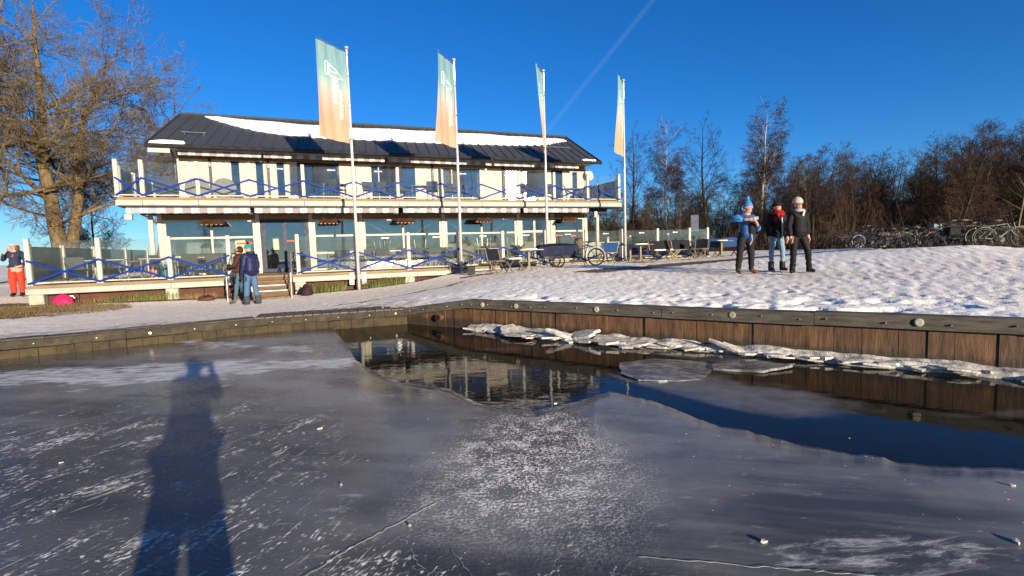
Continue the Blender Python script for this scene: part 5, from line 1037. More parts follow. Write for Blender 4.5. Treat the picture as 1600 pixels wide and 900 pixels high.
def ex_red(root, V_):
    dome(root, V_['head'] + Vector((0, .025, .06)), .112, .09, darkk); hairpart(root, V_['head'] + Vector((0, .05, -.03)), hair_br, .12, .085)
    m = MB(); c = V_['neck']
    for k, (r_, z, ph) in enumerate(((.125, -.085, .2), (.13, -.045, 1.), (.105, -.01, 2.))): m.tube([c + Vector((r_ * math.cos(a), r_ * math.sin(a) * .95 - .01, z + .015 * math.sin(3 * a + ph))) for a in np.linspace(0, 6.28, 15)[:-1]], .042, 8, closed=True)
    m.tube([c + Vector((-.06, -.13, -.05)), c + Vector((-.12, -.16, -.14)), c + Vector((-.14, -.165, -.25))], [.05, .055, .04], 8); m.build('scarf', redsc, root, True)
    m = MB(); m.bar((.02, -.172, 1.38), (.035, -.172, .84), .025, .012, (0, 1, 0)); m.build('zip_band', M('pale_zip', (0.279, 0.31, 0.341), .6), root)
    for s in 'LR': m = MB(); m.lathe([(.062, .03), (.07, .10), (.068, .22), (.075, .26), (.07, .265)], 10); m.build('boot_shaft', boot_b, root, True, loc=(V_['ank' + s].x, V_['ank' + s].y, 0))
person('person in black jacket, red scarf and pale jeans between two companions', 6.92, 13.35, gz(6.92, 13.35) + .012, 6, 1.02, blk_c, pale_jeans, boot_b, SKIN, SKIN_R, J=dict(kneeL=(.15, -.02, .51), kneeR=(-.15, -.01, .51), ankL=(.17, .02, .10), ankR=(-.14, .02, .10), toeL=(.21, -.14, .045), toeR=(-.16, -.15, .045), hdL=(.25, -.05, .80)), extras=ex_red, hem=.84, puff=1.05, legfat=.95)
def ex_white(root, V_):
    dome(root, V_['head'] + Vector((0, .025, .06)), .112, .105, cream_k, brim=.035); hairpart(root, V_['head'] + Vector((.03, .05, -.03)), M('red_hair', (.22, .05, .02), .7), .14, .10)
    m = MB(); m.tube([V_['neck'] + Vector((.10 * math.cos(a), .10 * math.sin(a), -.035)) for a in np.linspace(0, 6.28, 13)[:-1]], .04, 7, closed=True); m.build('collar_scarf', M('pale_scarf', (0.2604, 0.2852, 0.31), .9), root, True)
    m = MB(); m.bar((.06, -.13, 1.50), (-.01, -.165, 1.36), .05, .02, (0, 1, 0)); m.build('white_lapel', cream_k, root)
    for s in (-1, 1): m = MB(); m.tube([V_['head'] + Vector((s * .036 + .026 * math.cos(a), -.103, .012 + .022 * math.sin(a))) for a in np.linspace(0, 6.28, 9)[:-1]], .004, 4, closed=True); m.build('glasses', black_m, root)
    for s in 'LR': m = MB(); m.lathe([(.06, .03), (.066, .10), (.062, .20), (.068, .24)], 10); m.build('boot_shaft', boot_b, root, True, loc=(V_['ank' + s].x, V_['ank' + s].y, 0))
person('person in black coat, black trousers and cream knitted hat with hands low', 7.02, 12.55, gz(7.02, 12.55) + .012, 10, 1.03, blk_c, M('black_leggings', (0.0042, 0.0042, 0.0046), .7), boot_b, SKIN_R, SKIN_R, J=dict(hipR=(-.10, 0, .91), kneeR=(-.13, -.02, .51), ankR=(-.12, .02, .10), toeR=(-.26, -.10, .045), hipL=(.11, 0, .91), kneeL=(.22, -.07, .53), ankL=(.36, .06, .10), toeL=(.42, -.08, .045),
    elR=(-.27, -.02, 1.13), wrR=(-.27, -.10, .88), hdR=(-.27, -.13, .80), elL=(.29, .05, 1.13), wrL=(.30, .04, .90), hdL=(.31, .02, .83), head=(-.02, -.02, 1.62)), fat=1.14, puff=1.08, extras=ex_white, hem=.84, legfat=1.2)
# person at the terrace corner
def ex_redt(root, V_):
    hairpart(root, V_['head'] + Vector((.02, .01, -.02)), hair_br, .26, .11); m = MB(); m.xz([(-.02, 1.30), (.05, 1.40), (.03, 1.30)], -.168, -.160); m.build('chest_print', M('red_print', (.6, .05, .05), .8), root)
    m = MB(); m.tube([V_['head'] + Vector((.112 * math.cos(a), .112 * math.sin(a), .055)) for a in np.linspace(0, 6.28, 15)[:-1]], .022, 6, closed=True); m.build('headband', M('peach_band', (.62, .32, .22), .9), root, True)
px5, py5 = -16.75, 17.35
person('person in navy sweater and bright red trousers at the terrace corner', px5, py5, gz(px5, py5), 20, 1.04, grey_sw, red_tr, boot_b, SKIN, SKIN_R, J=dict(elR=(-.30, -.05, 1.18), wrR=(-.16, -.22, 1.42), hdR=(-.10, -.20, 1.50), elL=(.27, .03, 1.13), wrL=(.20, -.12, 1.0), hdL=(.14, -.16, .98)), extras=ex_redt, legfat=1.5, fat=1.05, hem=.92)
# the photographer, whose long shadow falls across the ice
def ex_self(root, V_):
    dome(root, V_['head'] + Vector((0, .01, .03)), .105, .10, darkk)
    m = MB(); m.box(-.038, .038, -.005, .005, -.075, .075, .004); m.build('phone', black_m, root, loc=(0, -.34, 1.57), rot=(0, R(90), 0))
person('person in dark coat taking the photograph, seen only by the shadow on the ice', .03, -.40, 0.0, 180, 1.05, M('dark_coat', (0.0126, 0.0147, 0.021), .8), blk_trs, boot_b, J=dict(ankL=(.19, .02, .10), ankR=(-.19, .02, .10), toeL=(.22, -.15, .045), toeR=(-.22, -.15, .045), kneeL=(.15, -.02, .51), kneeR=(-.15, -.02, .51), elL=(.22, -.14, 1.22), wrL=(.09, -.28, 1.50), hdL=(.07, -.31, 1.55), elR=(-.22, -.14, 1.22), wrR=(-.09, -.28, 1.50), hdR=(-.07, -.31, 1.55)), extras=ex_self, fat=1.25, legfat=1.45, hem=.62)

# ================================================================ BICYCLES
rub = M('tyre_rubber', (.014, .014, .014), .8); rimm = M('rim_metal', (0.0221, 0.0221, 0.0221), .5, .6); chr_m = M('chrome', (0.0441, 0.0441, 0.0441), .4, .8)
def wheel(root, x, r_, tyre_m=rub, rim_c=rimm, n=22):
    o = link('wheel', None, root, (x, 0, r_)); circ = lambda q, k=n: [(q * math.cos(a), 0, q * math.sin(a)) for a in np.linspace(0, 2 * math.pi, k + 1)[:-1]]
    m = MB(); m.tube(circ(r_ - .018), .019, 6, closed=True); m.build('tyre', tyre_m, o, True)
    m = MB(); m.tube(circ(r_ - .042), .011, 5, closed=True)
    for k in range(16): a = k * math.pi / 8; m.tube([(0, .02 * (-1) ** k, 0), ((r_ - .045) * math.cos(a), 0, (r_ - .045) * math.sin(a))], .0022, 3)
    m.tube([(0, -.035, 0), (0, .035, 0)], .022, 8); m.build('rim', rim_c, o)
def bike(label, frame_m, x, y, rz, style=0, lean=.05, rim_c=rimm, group='bicycles parked along the wood', s=1., z=None):
    root = thing('bicycle', label, 'bicycle', (x, y, gz(x, y) + .015 if z is None else z), rz, group); root.rotation_euler = (lean, 0, rz); root.scale = (s, s, s); Rw = .345; wheel(root, -.54, Rw, rim_c=rim_c); wheel(root, .54, Rw, rim_c=rim_c)
    bb, sea, hd0, hd1 = (-.06, 0, .28), (-.22, 0, .80), (.36, 0, .62), (.31, 0, .84); m = MB()
    if style == 0: m.tube([hd0, (.15, 0, .42), bb], .019, 6); m.tube([(.33, 0, .74), (.05, 0, .50), (-.12, 0, .47)], .015, 6)
    else: m.tube([hd0, bb], .019, 6); m.tube([hd1, (-.19, 0, .76)], .016, 6)
    m.tube([bb, sea], .016, 6); m.tube([hd0, hd1], .022, 7); m.tube([hd0, (.42, 0, .52), (.54, 0, Rw)], .015, 6)
    for q in (-.03, .03): m.tube([bb, (-.54, q, Rw)], .010, 5); m.tube([(-.19, 0, .70), (-.54, q, Rw)], .009, 5)
    m.build('frame', frame_m, root)
    m = MB(); m.tube([hd1, (.29, 0, 1.0)], .014, 6); m.tube([(.13, -.29, 1.03), (.25, -.24, 1.06), (.30, -.08, 1.02), (.30, .08, 1.02), (.25, .24, 1.06), (.13, .29, 1.03)], .012, 6); m.build('handlebar', chr_m, root)
    m = MB(); m.tube([(-.22, 0, .78), (-.245, 0, .90)], .013, 6); m.lathe([(.03, .0), (.12, .02), (.125, .045), (.06, .065)], 10, (-.27, 0, .89), sy=.75); m.bar((-.22, 0, .935), (-.04, 0, .935), .05, .04); m.build('saddle', black_m, root)
    m = MB(); m.tube([(Rw * 1.06 * math.cos(a) - .54, 0, Rw + Rw * 1.06 * math.sin(a)) for a in np.linspace(.3, 3.4, 12)], .016, 5); m.build('mudguard', frame_m, root); m = MB(); m.tube([(Rw * 1.06 * math.cos(a) + .54, 0, Rw + Rw * 1.06 * math.sin(a)) for a in np.linspace(.1, 2.6, 10)], .016, 5); m.build('mudguard', frame_m, root)
    m = MB(); m.box(-.80, -.36, -.06, .06, .735, .75); m.tube([(-.75, .05, .735), (-.56, .05, Rw)], .006, 4); m.tube([(-.75, -.05, .735), (-.56, -.05, Rw)], .006, 4); m.build('rack', black_m, root)
    m = MB(); m.tube([(-.06, -.06, .28), (-.06, .06, .28)], .085, 12); m.bar((-.06, .07, .28), (.06, .08, .16), .02, .02); m.bar((-.06, -.07, .28), (-.18, -.08, .40), .02, .02); m.box(.03, .10, .07, .15, .145, .165); m.box(-.22, -.15, -.15, -.07, .395, .415); m.build('crank', black_m, root)
    m = MB(); m.box(-.83, -.80, -.02, .02, .66, .72); m.build('tail_light', M('red_lens', (0.225, 0.0045, 0.0045), .3), root); m = MB(); m.lathe([(.02, 0), (.04, .02), (.035, .06), (.01, .07)], 8); m.build('headlamp', chr_m, root, loc=(.40, 0, .84), rot=(0, R(-90), 0)); return root
bk = [M('bike_black', (.015, .015, .016), .4), M('bike_navy', (.02, .03, .07), .4), M('bike_grey', (0.054, 0.054, 0.0585), .4, .3), M('bike_white', (0.1535, 0.1535, 0.1507), .4), M('bike_maroon', (.10, .02, .02), .4), M('bike_green', (.03, .06, .03), .4)]
r = random.Random(12)
def row(f):   # the parked row follows the crest of the snow
    return (np.interp(f, [0, .45, 1.], [20.6, 18.1, 16.2]), np.interp(f, [0, .45, 1.], [33.5, 26.2, 16.9]))
NB = 24
for i in range(NB):
    x, y = row((i + .4) / NB); k = (0, 0, 1, 0, 2, 0, 4, 0, 1, 0, 5, 0)[i % 12]; x += r.uniform(.05, .7)
    bike('dark bicycle parked in the crowded row in front of the wood', bk[k], float(x), float(y), R(r.choice((-8, 172)) + r.uniform(-24, 24)), r.randrange(2), r.uniform(-.1, .1), group='dark bicycles in the crowded row')
def crate_for(b):
    m = MB(); m.box(.42, .72, -.17, .17, .80, .82)
    for a in ((.42, .44, -.17, .17), (.70, .72, -.17, .17), (.44, .70, -.17, -.15), (.44, .70, .15, .17)): m.box(a[0], a[1], a[2], a[3], .822, 1.02)
    m.build('crate', M('bike_crate', (0.1125, 0.1485, 0.162), .6), b)
x, y = row(.50); b_ = bike('bicycle with white raised handlebars and pale front tyre in the row', bk[1], float(x) - .15, float(y), R(172), 0, .05, M('white_rim', (.5, .5, .5), .5), group='distinct bicycles in the row'); 
m = MB(); m.tube([(.13, -.30, 1.06), (.25, -.24, 1.08), (.30, 0, 1.03), (.25, .24, 1.08), (.13, .30, 1.06)], .02, 6); m.build('white_grips', bk[3], b_)
x, y = row(.74); b_ = bike('dark bicycle carrying a grey plastic crate on its front', bk[0], float(x) - .1, float(y), R(-6), 0, -.03, group='distinct bicycles in the row'); crate_for(b_)
x, y = row(.885); bike('tall silver-stemmed bicycle with large front wheel beside the blue shaded snow', bk[2], float(x) - .35, float(y) + .1, R(170), 1, .06, rimm, group='distinct bicycles in the row', s=1.08)
x, y = row(.975); bike('white framed bicycle leaning over at the end of the row', bk[3], float(x) + .15, float(y) - .1, R(-18), 1, -.35, rimm, group='distinct bicycles in the row')
x, y = row(.955); b_ = bike('black bicycle with stuffed side bags and white saddle near the row end', bk[0], float(x) - .3, float(y) + .25, R(-10), 0, .08, group='distinct bicycles in the row')
for s_ in (-1, 1): m = MB(); m.box(-.80, -.42, s_ * .12 - .05, s_ * .12 + .05, .42, .73, .04); m.build('side_bag', blk_c, b_)
m = MB(); m.lathe([(.03, 0), (.12, .02), (.125, .05), (.06, .07)], 10, sy=.75); m.build('white_saddle_cover', bk[3], b_, loc=(-.27, 0, .90))

# cargo bike in front of the terrace
cb = thing('cargo_bicycle', 'long black cargo bicycle with dark blue covered box beside the third flagpole', 'cargo bike', (2.35, 19.6, gz(2.35, 19.6)), R(187)); 
blue_tarp = M('blue_tarpaulin', (0.0042, 0.0084, 0.0315), .7, var=.25, scale=6, bump=.4)
wheel(cb, -.92, .345); 
for yy in (-.36, .36):
    o = link('box_wheel', None, cb, (.62, yy, .24)); m = MB(); m.tube([(.225 * math.cos(a), 0, .225 * math.sin(a)) for a in np.linspace(0, 6.283, 19)[:-1]], .02, 6, closed=True); m.build('tyre', rub, o, True)
    m = MB(); m.tube([(.2 * math.cos(a), 0, .2 * math.sin(a)) for a in np.linspace(0, 6.283, 19)[:-1]], .01, 5, closed=True); [m.tube([(0, 0, 0), (.2 * math.cos(k), 0, .2 * math.sin(k))], .003, 3) for k in np.linspace(0, 6.28, 13)[:-1]]; m.build('rim', rimm, o)
m = MB(); m.add([(.02, -.36, .36), (1.18, -.36, .40), (1.18, .36, .40), (.02, .36, .36), (-.08, -.40, .82), (1.30, -.40, .80), (1.30, .40, .80), (-.08, .40, .82)], [(3, 2, 1, 0), (0, 1, 5, 4), (1, 2, 6, 5), (2, 3, 7, 6), (3, 0, 4, 7)]); m.box(.0, 1.2, -.35, .35, .33, .37); m.build('cargo_box', black_m, cb)
m = MB(); n_ = 10; vs = [(-.12 + 1.46 * i / n_, .44 * (j / 4 - 1), .86 + .05 * math.sin(math.pi * i / n_) - .10 * abs(j / 4 - 1) ** 3) for i in range(n_ + 1) for j in range(9)]; m.add(vs, [(i * 9 + j, (i + 1) * 9 + j, (i + 1) * 9 + j + 1, i * 9 + j + 1) for i in range(n_) for j in range(8)])
for s_ in (-1, 1): m.add([(-.13, s_ * .445, .77), (1.35, s_ * .445, .77), (1.30, s_ * .42, .46), (-.08, s_ * .42, .46)], [(0, 1, 2, 3)])
for x_ in (-.13, 1.345): m.add([(x_, -.44, .78), (x_, .44, .78), (x_ * .97, .42, .46), (x_ * .97, -.42, .46)], [(0, 1, 2, 3)])
m.build('box_cover', blue_tarp, cb)
m = MB(); m.tube([(-.92, .04, .345), (-.45, .03, .30), (.1, 0, .34)], .02, 6); m.tube([(-.92, -.04, .345), (-.62, 0, .78)], .012, 6); m.tube([(-.45, 0, .30), (-.63, 0, .88)], .018, 6); m.tube([(-.60, 0, .74), (-.12, 0, .52), (.08, 0, .40)], .018, 6); m.tube([(.0, 0, .38), (-.12, 0, 1.0)], .018, 6); m.build('frame', black_m, cb)
m = MB(); m.tube([(-.34, -.32, 1.04), (-.16, -.26, 1.07), (-.12, 0, 1.0), (-.16, .26, 1.07), (-.34, .32, 1.04)], .014, 6); m.build('handlebar', chr_m, cb)
m = MB(); m.lathe([(.03, 0), (.125, .02), (.13, .05), (.06, .07)], 10, (-.66, 0, .88), sy=.75); m.bar((-.6, 0, .935), (-.42, 0, .935), .05, .04); m.build('saddle', black_m, cb)
m = MB(); m.tube([(-.92 + .37 * math.cos(a), 0, .345 + .37 * math.sin(a)) for a in np.linspace(.2, 3.6, 13)], .022, 5); m.build('mudguard', M('pale_guard', (0.31, 0.31, 0.2976), .5), cb); m = MB(); m.box(-1.20, -.72, -.08, .08, .75, .77); m.build('rack', black_m, cb); m = MB(); m.box(-1.235, -1.2, -.03, .03, .62, .70); m.build('tail_light', M('red_lens', (.5, .01, .01), .3), cb)
m = MB(); m.lathe([(.02, .0), (.16, .05), (.19, .25), (.15, .38), (.04, .40)], 10, (-.26, 0, .66), sy=.7); m.build('sheepskin_bag', M('grey_brown_fleece', (.10, .08, .06), .95, bump=1., scale=20), cb, True)
m = MB(); m.tube([(-.4, .12, .32), (-.55, .2, .0)], .013, 5); m.tube([(-.4, -.12, .32), (-.55, -.2, .0)], .013, 5); m.build('stand', chr_m, cb)

# ================================================================ FURNITURE
cream_w = M('cream_folding_wood', (0.1938, 0.1562, 0.0875), .6, var=.2, scale=5); brown_w = M('brown_leg_wood', (0.062, 0.0341, 0.0155), .7); blue_can = M('blue_canvas', (0.0089, 0.0379, 0.1205), .8, var=.2, scale=7, bump=.3); blk_can = M('black_canvas', (0.0059, 0.0071, 0.0126), .8, var=.3)
def xlegs(m, x, y0, y1, h, w=.035): m.bar((x, y0, 0), (x, y1, h), w, .03, (1, 0, 0)); m.bar((x + .032, y1, 0), (x + .032, y0, h), w, .03, (1, 0, 0))
def fold_bench(label, x, y, rz, L=1.1, can=blue_can, snow=False, back=True, lw=cream_w, group='folding benches on the snow'):
    root = thing('folding_bench', label, 'bench', (x, y, gz(x, y) + .012), rz, group); nleg = 2 if L < 1.5 else 3
    for k in range(nleg): m = MB(); xlegs(m, -L / 2 + .08 + (L - .2) * k / (nleg - 1), -.22, .22, .42); m.build('crossed_leg', lw, root)
    for k in range(4): m = MB(); m.box(-L / 2, L / 2, -.22 + k * .115, -.12 + k * .115, .425, .447); m.build('seat_slat', lw, root)
    if back:
        m = MB(); [m.bar((s * (L / 2 - .03), .20, .40), (s * (L / 2 - .03), .33, .86), .035, .03, (1, 0, 0)) for s in (-1, 1)]; m.build('back_frame', lw, root)
        m = MB(); n_ = 8; vs = [(-L / 2 + L * i / n_, .215 + .10 * j + .02 * math.sin(math.pi * i / n_), .46 + .40 * j) for i in range(n_ + 1) for j in (0, 1)]; vs += [(a, b + .015, c) for a, b, c in vs]; k = 2 * (n_ + 1)
        m.add(vs, [(2 * i, 2 * i + 2, 2 * i + 3, 2 * i + 1) for i in range(n_)] + [(k + 2 * i + 1, k + 2 * i + 3, k + 2 * i + 2, k + 2 * i) for i in range(n_)] + [(2 * i + 1, 2 * i + 3, k + 2 * i + 3, k + 2 * i + 1) for i in range(n_)] + [(0, 1, k + 1, k), (2 * n_, k + 2 * n_, k + 2 * n_ + 1, 2 * n_ + 1)]); m.build('canvas_back', can, root)
    if snow: m = MB(); rr = random.Random(int(x * 100)); m.prism([(L * .42 * math.cos(a) * rr.uniform(.8, 1), .17 * math.sin(a) * rr.uniform(.8, 1)) for a in np.linspace(0, 6.28, 16)[:-1]], .449, .485); m.build('seat_snow', snow_m, root)
    return root
def ped_table(label, x, y, rz, top_m=cream_w, snow=True, w=.7, h=.74, group='folding tables on the snow'):
    root = thing('folding_table', label, 'table', (x, y, gz(x, y) + .012), rz, group); m = MB(); m.box(-w / 2, w / 2, -.33, .33, h - .03, h, .008); m.build('table_top', top_m, root)
    m = MB(); m.box(-.035, .035, -.035, .035, .08, h - .032); m.build('pedestal', cream_w, root); m = MB(); [m.bar((0, 0, .14), (.30 * math.cos(a), .30 * math.sin(a), .02), .04, .045) for a in (0.6, 2.5, 3.8, 5.6)]; m.build('foot', cream_w, root)
    if snow: m = MB(); rr = random.Random(int(x * 77)); m.prism([(w * .42 * math.cos(a) * rr.uniform(.75, 1), .26 * math.sin(a) * rr.uniform(.75, 1)) for a in np.linspace(0, 6.28, 16)[:-1]], h + .001, h + .025); m.build('table_snow', snow_m, root)
    return root
FA = RZ + math.pi     # back towards the lake
fold_bench('folding seat with blue canvas back turned to the lake by the last flagpole', 3.98, 21.5, FA, .85)
ped_table('dark topped pedestal table just left of the last flagpole base', 5.2, 22.4, RZ, black_m, False, 1.0); ped_table('snow topped pedestal table just right of the last flagpole base', 5.45, 21.6, RZ, cream_w, True, .9)
fold_bench('long black canvas bench with snow lying on its seat', 6.75, 22.6, RZ, 1.3, blk_can, True); fold_bench('folding chair seen side-on with pale crossed legs before the black bench', 6.75, 21.3, RZ + 1.2, .55, blk_can)
fold_bench('folding chair with dark back and pale crossed legs left of the end table', 8.3, 22.5, RZ - 1.0, .6, blk_can); fold_bench('black canvas bench in the middle of the seating group', 7.9, 23.4, RZ, 1.2, blk_can)
ped_table('pedestal table with pale top at the far end of the seating group', 9.35, 22.8, RZ, cream_w, True, .75)
fold_bench('blue canvas bench with brown legs at the far end of the seating', 10.4, 23.9, FA, 1.9, blue_can, False, True, brown_w); fold_bench('low blue canvas bench behind the end table', 9.3, 24.2, FA, 1.1, blue_can, True)
fold_bench('folded pale seat with dark slatted back lying low in front of the railing', -.45, 18.35, RZ + .5, .75, blk_can, False); fold_bench('low heap of pale crossed legs beside the white pedestal table', .15, 18.35, RZ + .2, .7, blk_can, True, False)
ped_table('white pedestal table with snowy top beside the cargo bicycle', .65, 18.9, RZ, M('white_top', (0.372, 0.372, 0.3596), .6), True, .95)
# terrace and balcony chairs and tables
chair_m = M('grey_chair_shell', (.045, .048, .05), .7, var=.2); chair_o = M('olive_chair_shell', (.14, .13, .07), .8, var=.2); leg_l = M('pale_leg_metal', (0.31, 0.2976, 0.2604), .4, .3)
def chair_proto(shell, legm):
    root = link('terrace_chair', None); m = MB(); m.box(-.24, .24, -.24, .22, .43, .465, .012); m.build('seat', shell, root)
    m = MB(); m.add([(-.24, .20, .46), (.24, .20, .46), (.25, .30, .86), (-.25, .30, .86), (-.24, .235, .46), (.24, .235, .46), (.25, .335, .86), (-.25, .335, .86)], [(0, 1, 2, 3), (7, 6, 5, 4), (0, 4, 5, 1), (3, 2, 6, 7), (0, 3, 7, 4), (1, 5, 6, 2)]); m.build('backrest', shell, root)
    for a, b in ((-1, -1), (1, -1), (-1, 1), (1, 1)): m = MB(); m.tube([(a * .21, b * .20, .43), (a * .25, b * .26, 0)], .013, 5); m.build('leg', legm, root)
    for a in (-1, 1): m = MB(); m.tube([(a * .25, .25, .66), (a * .27, -.12, .66), (a * .25, -.22, .44)], .013, 5); m.build('armrest', legm, root)
    return root
def table_proto(w, top_m, legm):
    root = link('terrace_table', None); m = MB(); m.box(-w / 2, w / 2, -.36, .36, .715, .745, .006); m.build('table_top', top_m, root)
    for a, b in ((-1, -1), (1, -1), (-1, 1), (1, 1)): m = MB(); m.tube([(a * (w / 2 - .06), b * .30, .715), (a * (w / 2 - .05), b * .32, 0)], .017, 5); m.build('leg', legm, root)
    return root
CH = {'g': chair_proto(chair_m, black_m), 'l': chair_proto(chair_m, leg_l), 'o': chair_proto(chair_o, leg_l)}; TB = {'w': table_proto(1.1, M('white_table_top', (0.341, 0.3348, 0.31), .5), leg_l), 'd': table_proto(1.0, M('grey_table_top', (.15, .15, .14), .6), leg_l)}; USED = set()
def put(D_, k, label, cat, lx, ly, z, rz, group, flip=False):
    key = (id(D_), k); o = D_[k] if key not in USED else copy_tree(D_[k]); USED.add(key); w = L2W(lx, ly, z); o.location = w; o.rotation_euler = (math.pi if flip else 0, 0, RZ + rz); tag(o, label, cat, group); return o
r = random.Random(6)
gl_, gr_, gs_, gb_ = 'chairs on the terrace left of the steps', 'chairs stored on the terrace right of the steps', 'chairs upended on tables', 'chairs on the balcony'
for lx, ly, a in ((.9, .9, .4), (1.5, 1.9, 2.6), (2.4, 1.0, -.8), (3.1, 2.0, 1.2), (4.25, .75, 3.1), (4.95, .75, 3.2), (4.3, 2.1, 0), (5.1, 2.2, .1), (1.0, 3.2, 2.)): put(CH, 'g' if lx > 3.8 or lx < 1 else 'l', 'grey shell chair on the terrace behind the glass left of the steps', 'chair', lx, ly, FL, a, gl_)
for (lx, ly), tl in (((1.7, 1.2), 'pale topped table behind the glass nearest the red trousers'), ((3.2, 1.2), 'pale topped table behind the glass next to the turquoise bin'), ((4.6, 1.4), 'pale topped table with grey chairs pushed in left of the couple')): put(TB, 'w', tl, 'table', lx, ly, FL, r.uniform(-.1, .1), 'tables left of the steps')
for i in range(30):
    lx = 8.6 + 9.8 * i / 30 + r.uniform(-.1, .1); ly = r.choice((.75, 1.4, 2.2, 3.0))
    if lx < 10.4 and r.random() < .55: continue
    put(CH, r.choice('lglo'), 'terrace chair in the crowded store of furniture right of the steps', 'chair', lx, ly, FL, r.choice((0, math.pi, 1.57, 2.9)), gr_)
for lx in (11.1, 12.7, 14.1, 15.6, 17.0):
    put(TB, 'dw'[int(lx) % 2], 'table among the stored terrace furniture right of the steps', 'table', lx, 1.75, FL, 0, 'tables right of the steps')
    put(CH, 'l', 'chair upended on a table with its pale legs in the air', 'chair', lx - .1, 1.75, FL + 1.21, r.uniform(-.4, .4), gs_, True)
put(CH, 'o', 'olive chair with a wide hexagonal back left of the cargo bicycle', 'chair', 17.1, .75, FL + .12, 3.3, 'olive chairs'); put(CH, 'o', 'olive chair tucked behind the cargo bicycle box', 'chair', 17.95, .8, FL + .05, 3.0, 'olive chairs')
for lx, ly, a in ((9.4, 2.4, 2.5), (10.7, 2.5, .2), (11.3, 3.1, 3.1), (12.1, 2.6, .4), (13.4, 2.5, 2.9), (14.3, 2.6, .2), (15.1, 3.0, .1), (17.7, 2.6, 3.1), (19.2, 2.6, 2.9), (20.4, 2.5, 1.), (21.2, 2.6, -1.3), (21.9, 3.0, 2.)): put(CH, 'g' if lx < 19 else 'l', 'chair on the upper balcony behind the glass', 'chair', lx, ly, UF, a, gb_)
for lx, tl in ((9.3, 'balcony table in front of the wide dark balcony door'), (13.0, 'balcony table under the middle awning beside blue windows'), (20.8, 'balcony table near the satellite dish end')): put(TB, 'd', tl, 'table', lx, 3.1, UF, 0, 'tables on the balcony')
disc_d = M('dark_table_disc', (.03, .04, .055), .5); disc_g = M('grey_table_disc', (0.1736, 0.1674, 0.1488), .6)
for lx, mt, rr_, lab in ((3.42, disc_d, .42, 'dark round table top leaning at the corner of the balcony'), (4.35, disc_g, .42, 'grey round table top half behind a balcony post'), (5.25, disc_g, .42, 'grey round table top leaning beside the blue balcony door')):
    w = L2W(lx, 2.0 if lx < 4 else 2.3, UF + rr_); m = MB(); m.tube([(0, -.015, 0), (0, .015, 0)], rr_, 26); tag(m.build('round_table_top', mt, None, loc=w, rot=(R(-8), 0, RZ)), lab, 'table top', 'round table tops stored on the balcony')
# patio heaters under the balcony
for i, lx in enumerate((4.75, 9.0, 12.12, 15.73, 20.19)):
    w = L2W(lx, 2.4, 2.90); o = thing('patio_heater', ('bronze patio heater hanging under the balcony at the left windows', 'bronze patio heater hanging beside the blue double door', 'bronze patio heater hanging in front of the cross-braced windows left', 'bronze patio heater hanging in front of the cross-braced windows right', 'bronze patio heater hanging near the white double door')[i], 'patio heater', w, RZ, 'patio heaters under the balcony')
    hm = M('bronze_heater', (.045, .022, .012), .5, .5); m = MB(); m.add([(-.45, -.16, -.02), (.45, -.16, -.02), (.45, .16, -.02), (-.45, .16, -.02), (-.30, -.07, .16), (.30, -.07, .16), (.30, .07, .16), (-.30, .07, .16)], [(3, 2, 1, 0), (4, 5, 6, 7), (0, 1, 5, 4), (1, 2, 6, 5), (2, 3, 7, 6), (3, 0, 4, 7)]); m.build('hood', hm, o)
    for k in range(5): m = MB(); m.box(-.38 + k * .16, -.30 + k * .16, -.15, .15, -.055, -.022); m.build('heating_bar', M('heater_bar', (.15, .07, .03), .5, .3), o)
    m = MB(); [m.tube([(q, 0, .16), (q, 0, .46)], .01, 5) for q in (-.22, .22)]; m.build('hanger', dark_metal, o)
# small things
def sack(name, label, cat, x, y, mat, w, h, seed, strap=True, zz=None):
    o = thing(name, label, cat, (x, y, gz(x, y) if zz is None else zz), seed); m = MB(); rr = random.Random(seed); pr = [(w * .42, 0), (w * .52, h * .12), (w * .5, h * .4), (w * .40, h * .7), (w * .2, h * .93), (.02, h)]; n_ = 14
    vs = [(q * math.cos(2 * math.pi * j / n_) * rr.uniform(.88, 1.1), q * .7 * math.sin(2 * math.pi * j / n_) * rr.uniform(.88, 1.1), z) for q, z in pr for j in range(n_)]; m.add(vs, [(i * n_ + j, i * n_ + (j + 1) % n_, (i + 1) * n_ + (j + 1) % n_, (i + 1) * n_ + j) for i in range(len(pr) - 1) for j in range(n_)]); m.build('bag_body', mat, o, True)
    if strap: m = MB(); m.tube([(-w * .3, -w * .33, h * .55), (-w * .1, -w * .42, h * .75), (w * .15, -w * .35, h * .72)], .018, 5); m.build('strap', snow_m if mat.name.startswith('pink') else black_m, o)
pk = M('pink_bag', (0.4092, 0.0124, 0.0806), .6, var=.2, scale=8, bump=.4); dk = M('maroon_bag', (0.027, 0.0108, 0.0132), .7, var=.3, bump=.4)
w = L2W(.95, -.42); sack('bag', 'bright pink bag lying under the edge of the terrace', 'bag', w.x, w.y, pk, .62, .34, 3); w = L2W(7.95, -1.0); sack('backpack', 'dark maroon backpack leaning on the pier beside the steps', 'backpack', w.x, w.y, dk, .55, .42, 5)
w = L2W(4.9, -1.0); sack('bag', 'brown bag with shoes lying on the snow left of the couple', 'bag', w.x, w.y, M('brown_bag', (0.072, 0.027, 0.018), .7, bump=.4), .5, .20, 7)
w = L2W(3.2, 1.9, FL); o = thing('bin', 'turquoise plastic bin on the terrace behind the glass', 'bin', w, 0); m = MB(); m.lathe([(.14, 0), (.18, .5), (.19, .5), (.19, .53), (.17, .53)], 16); m.build('bin_body', M('turquoise_plastic', (0.012, 0.192, 0.276), .45), o, True); m = MB(); m.lathe([(.19, .535), (.15, .57), (.02, .58)], 16); m.build('bin_lid', M('pale_lid', (.35, .5, .55), .5), o, True)
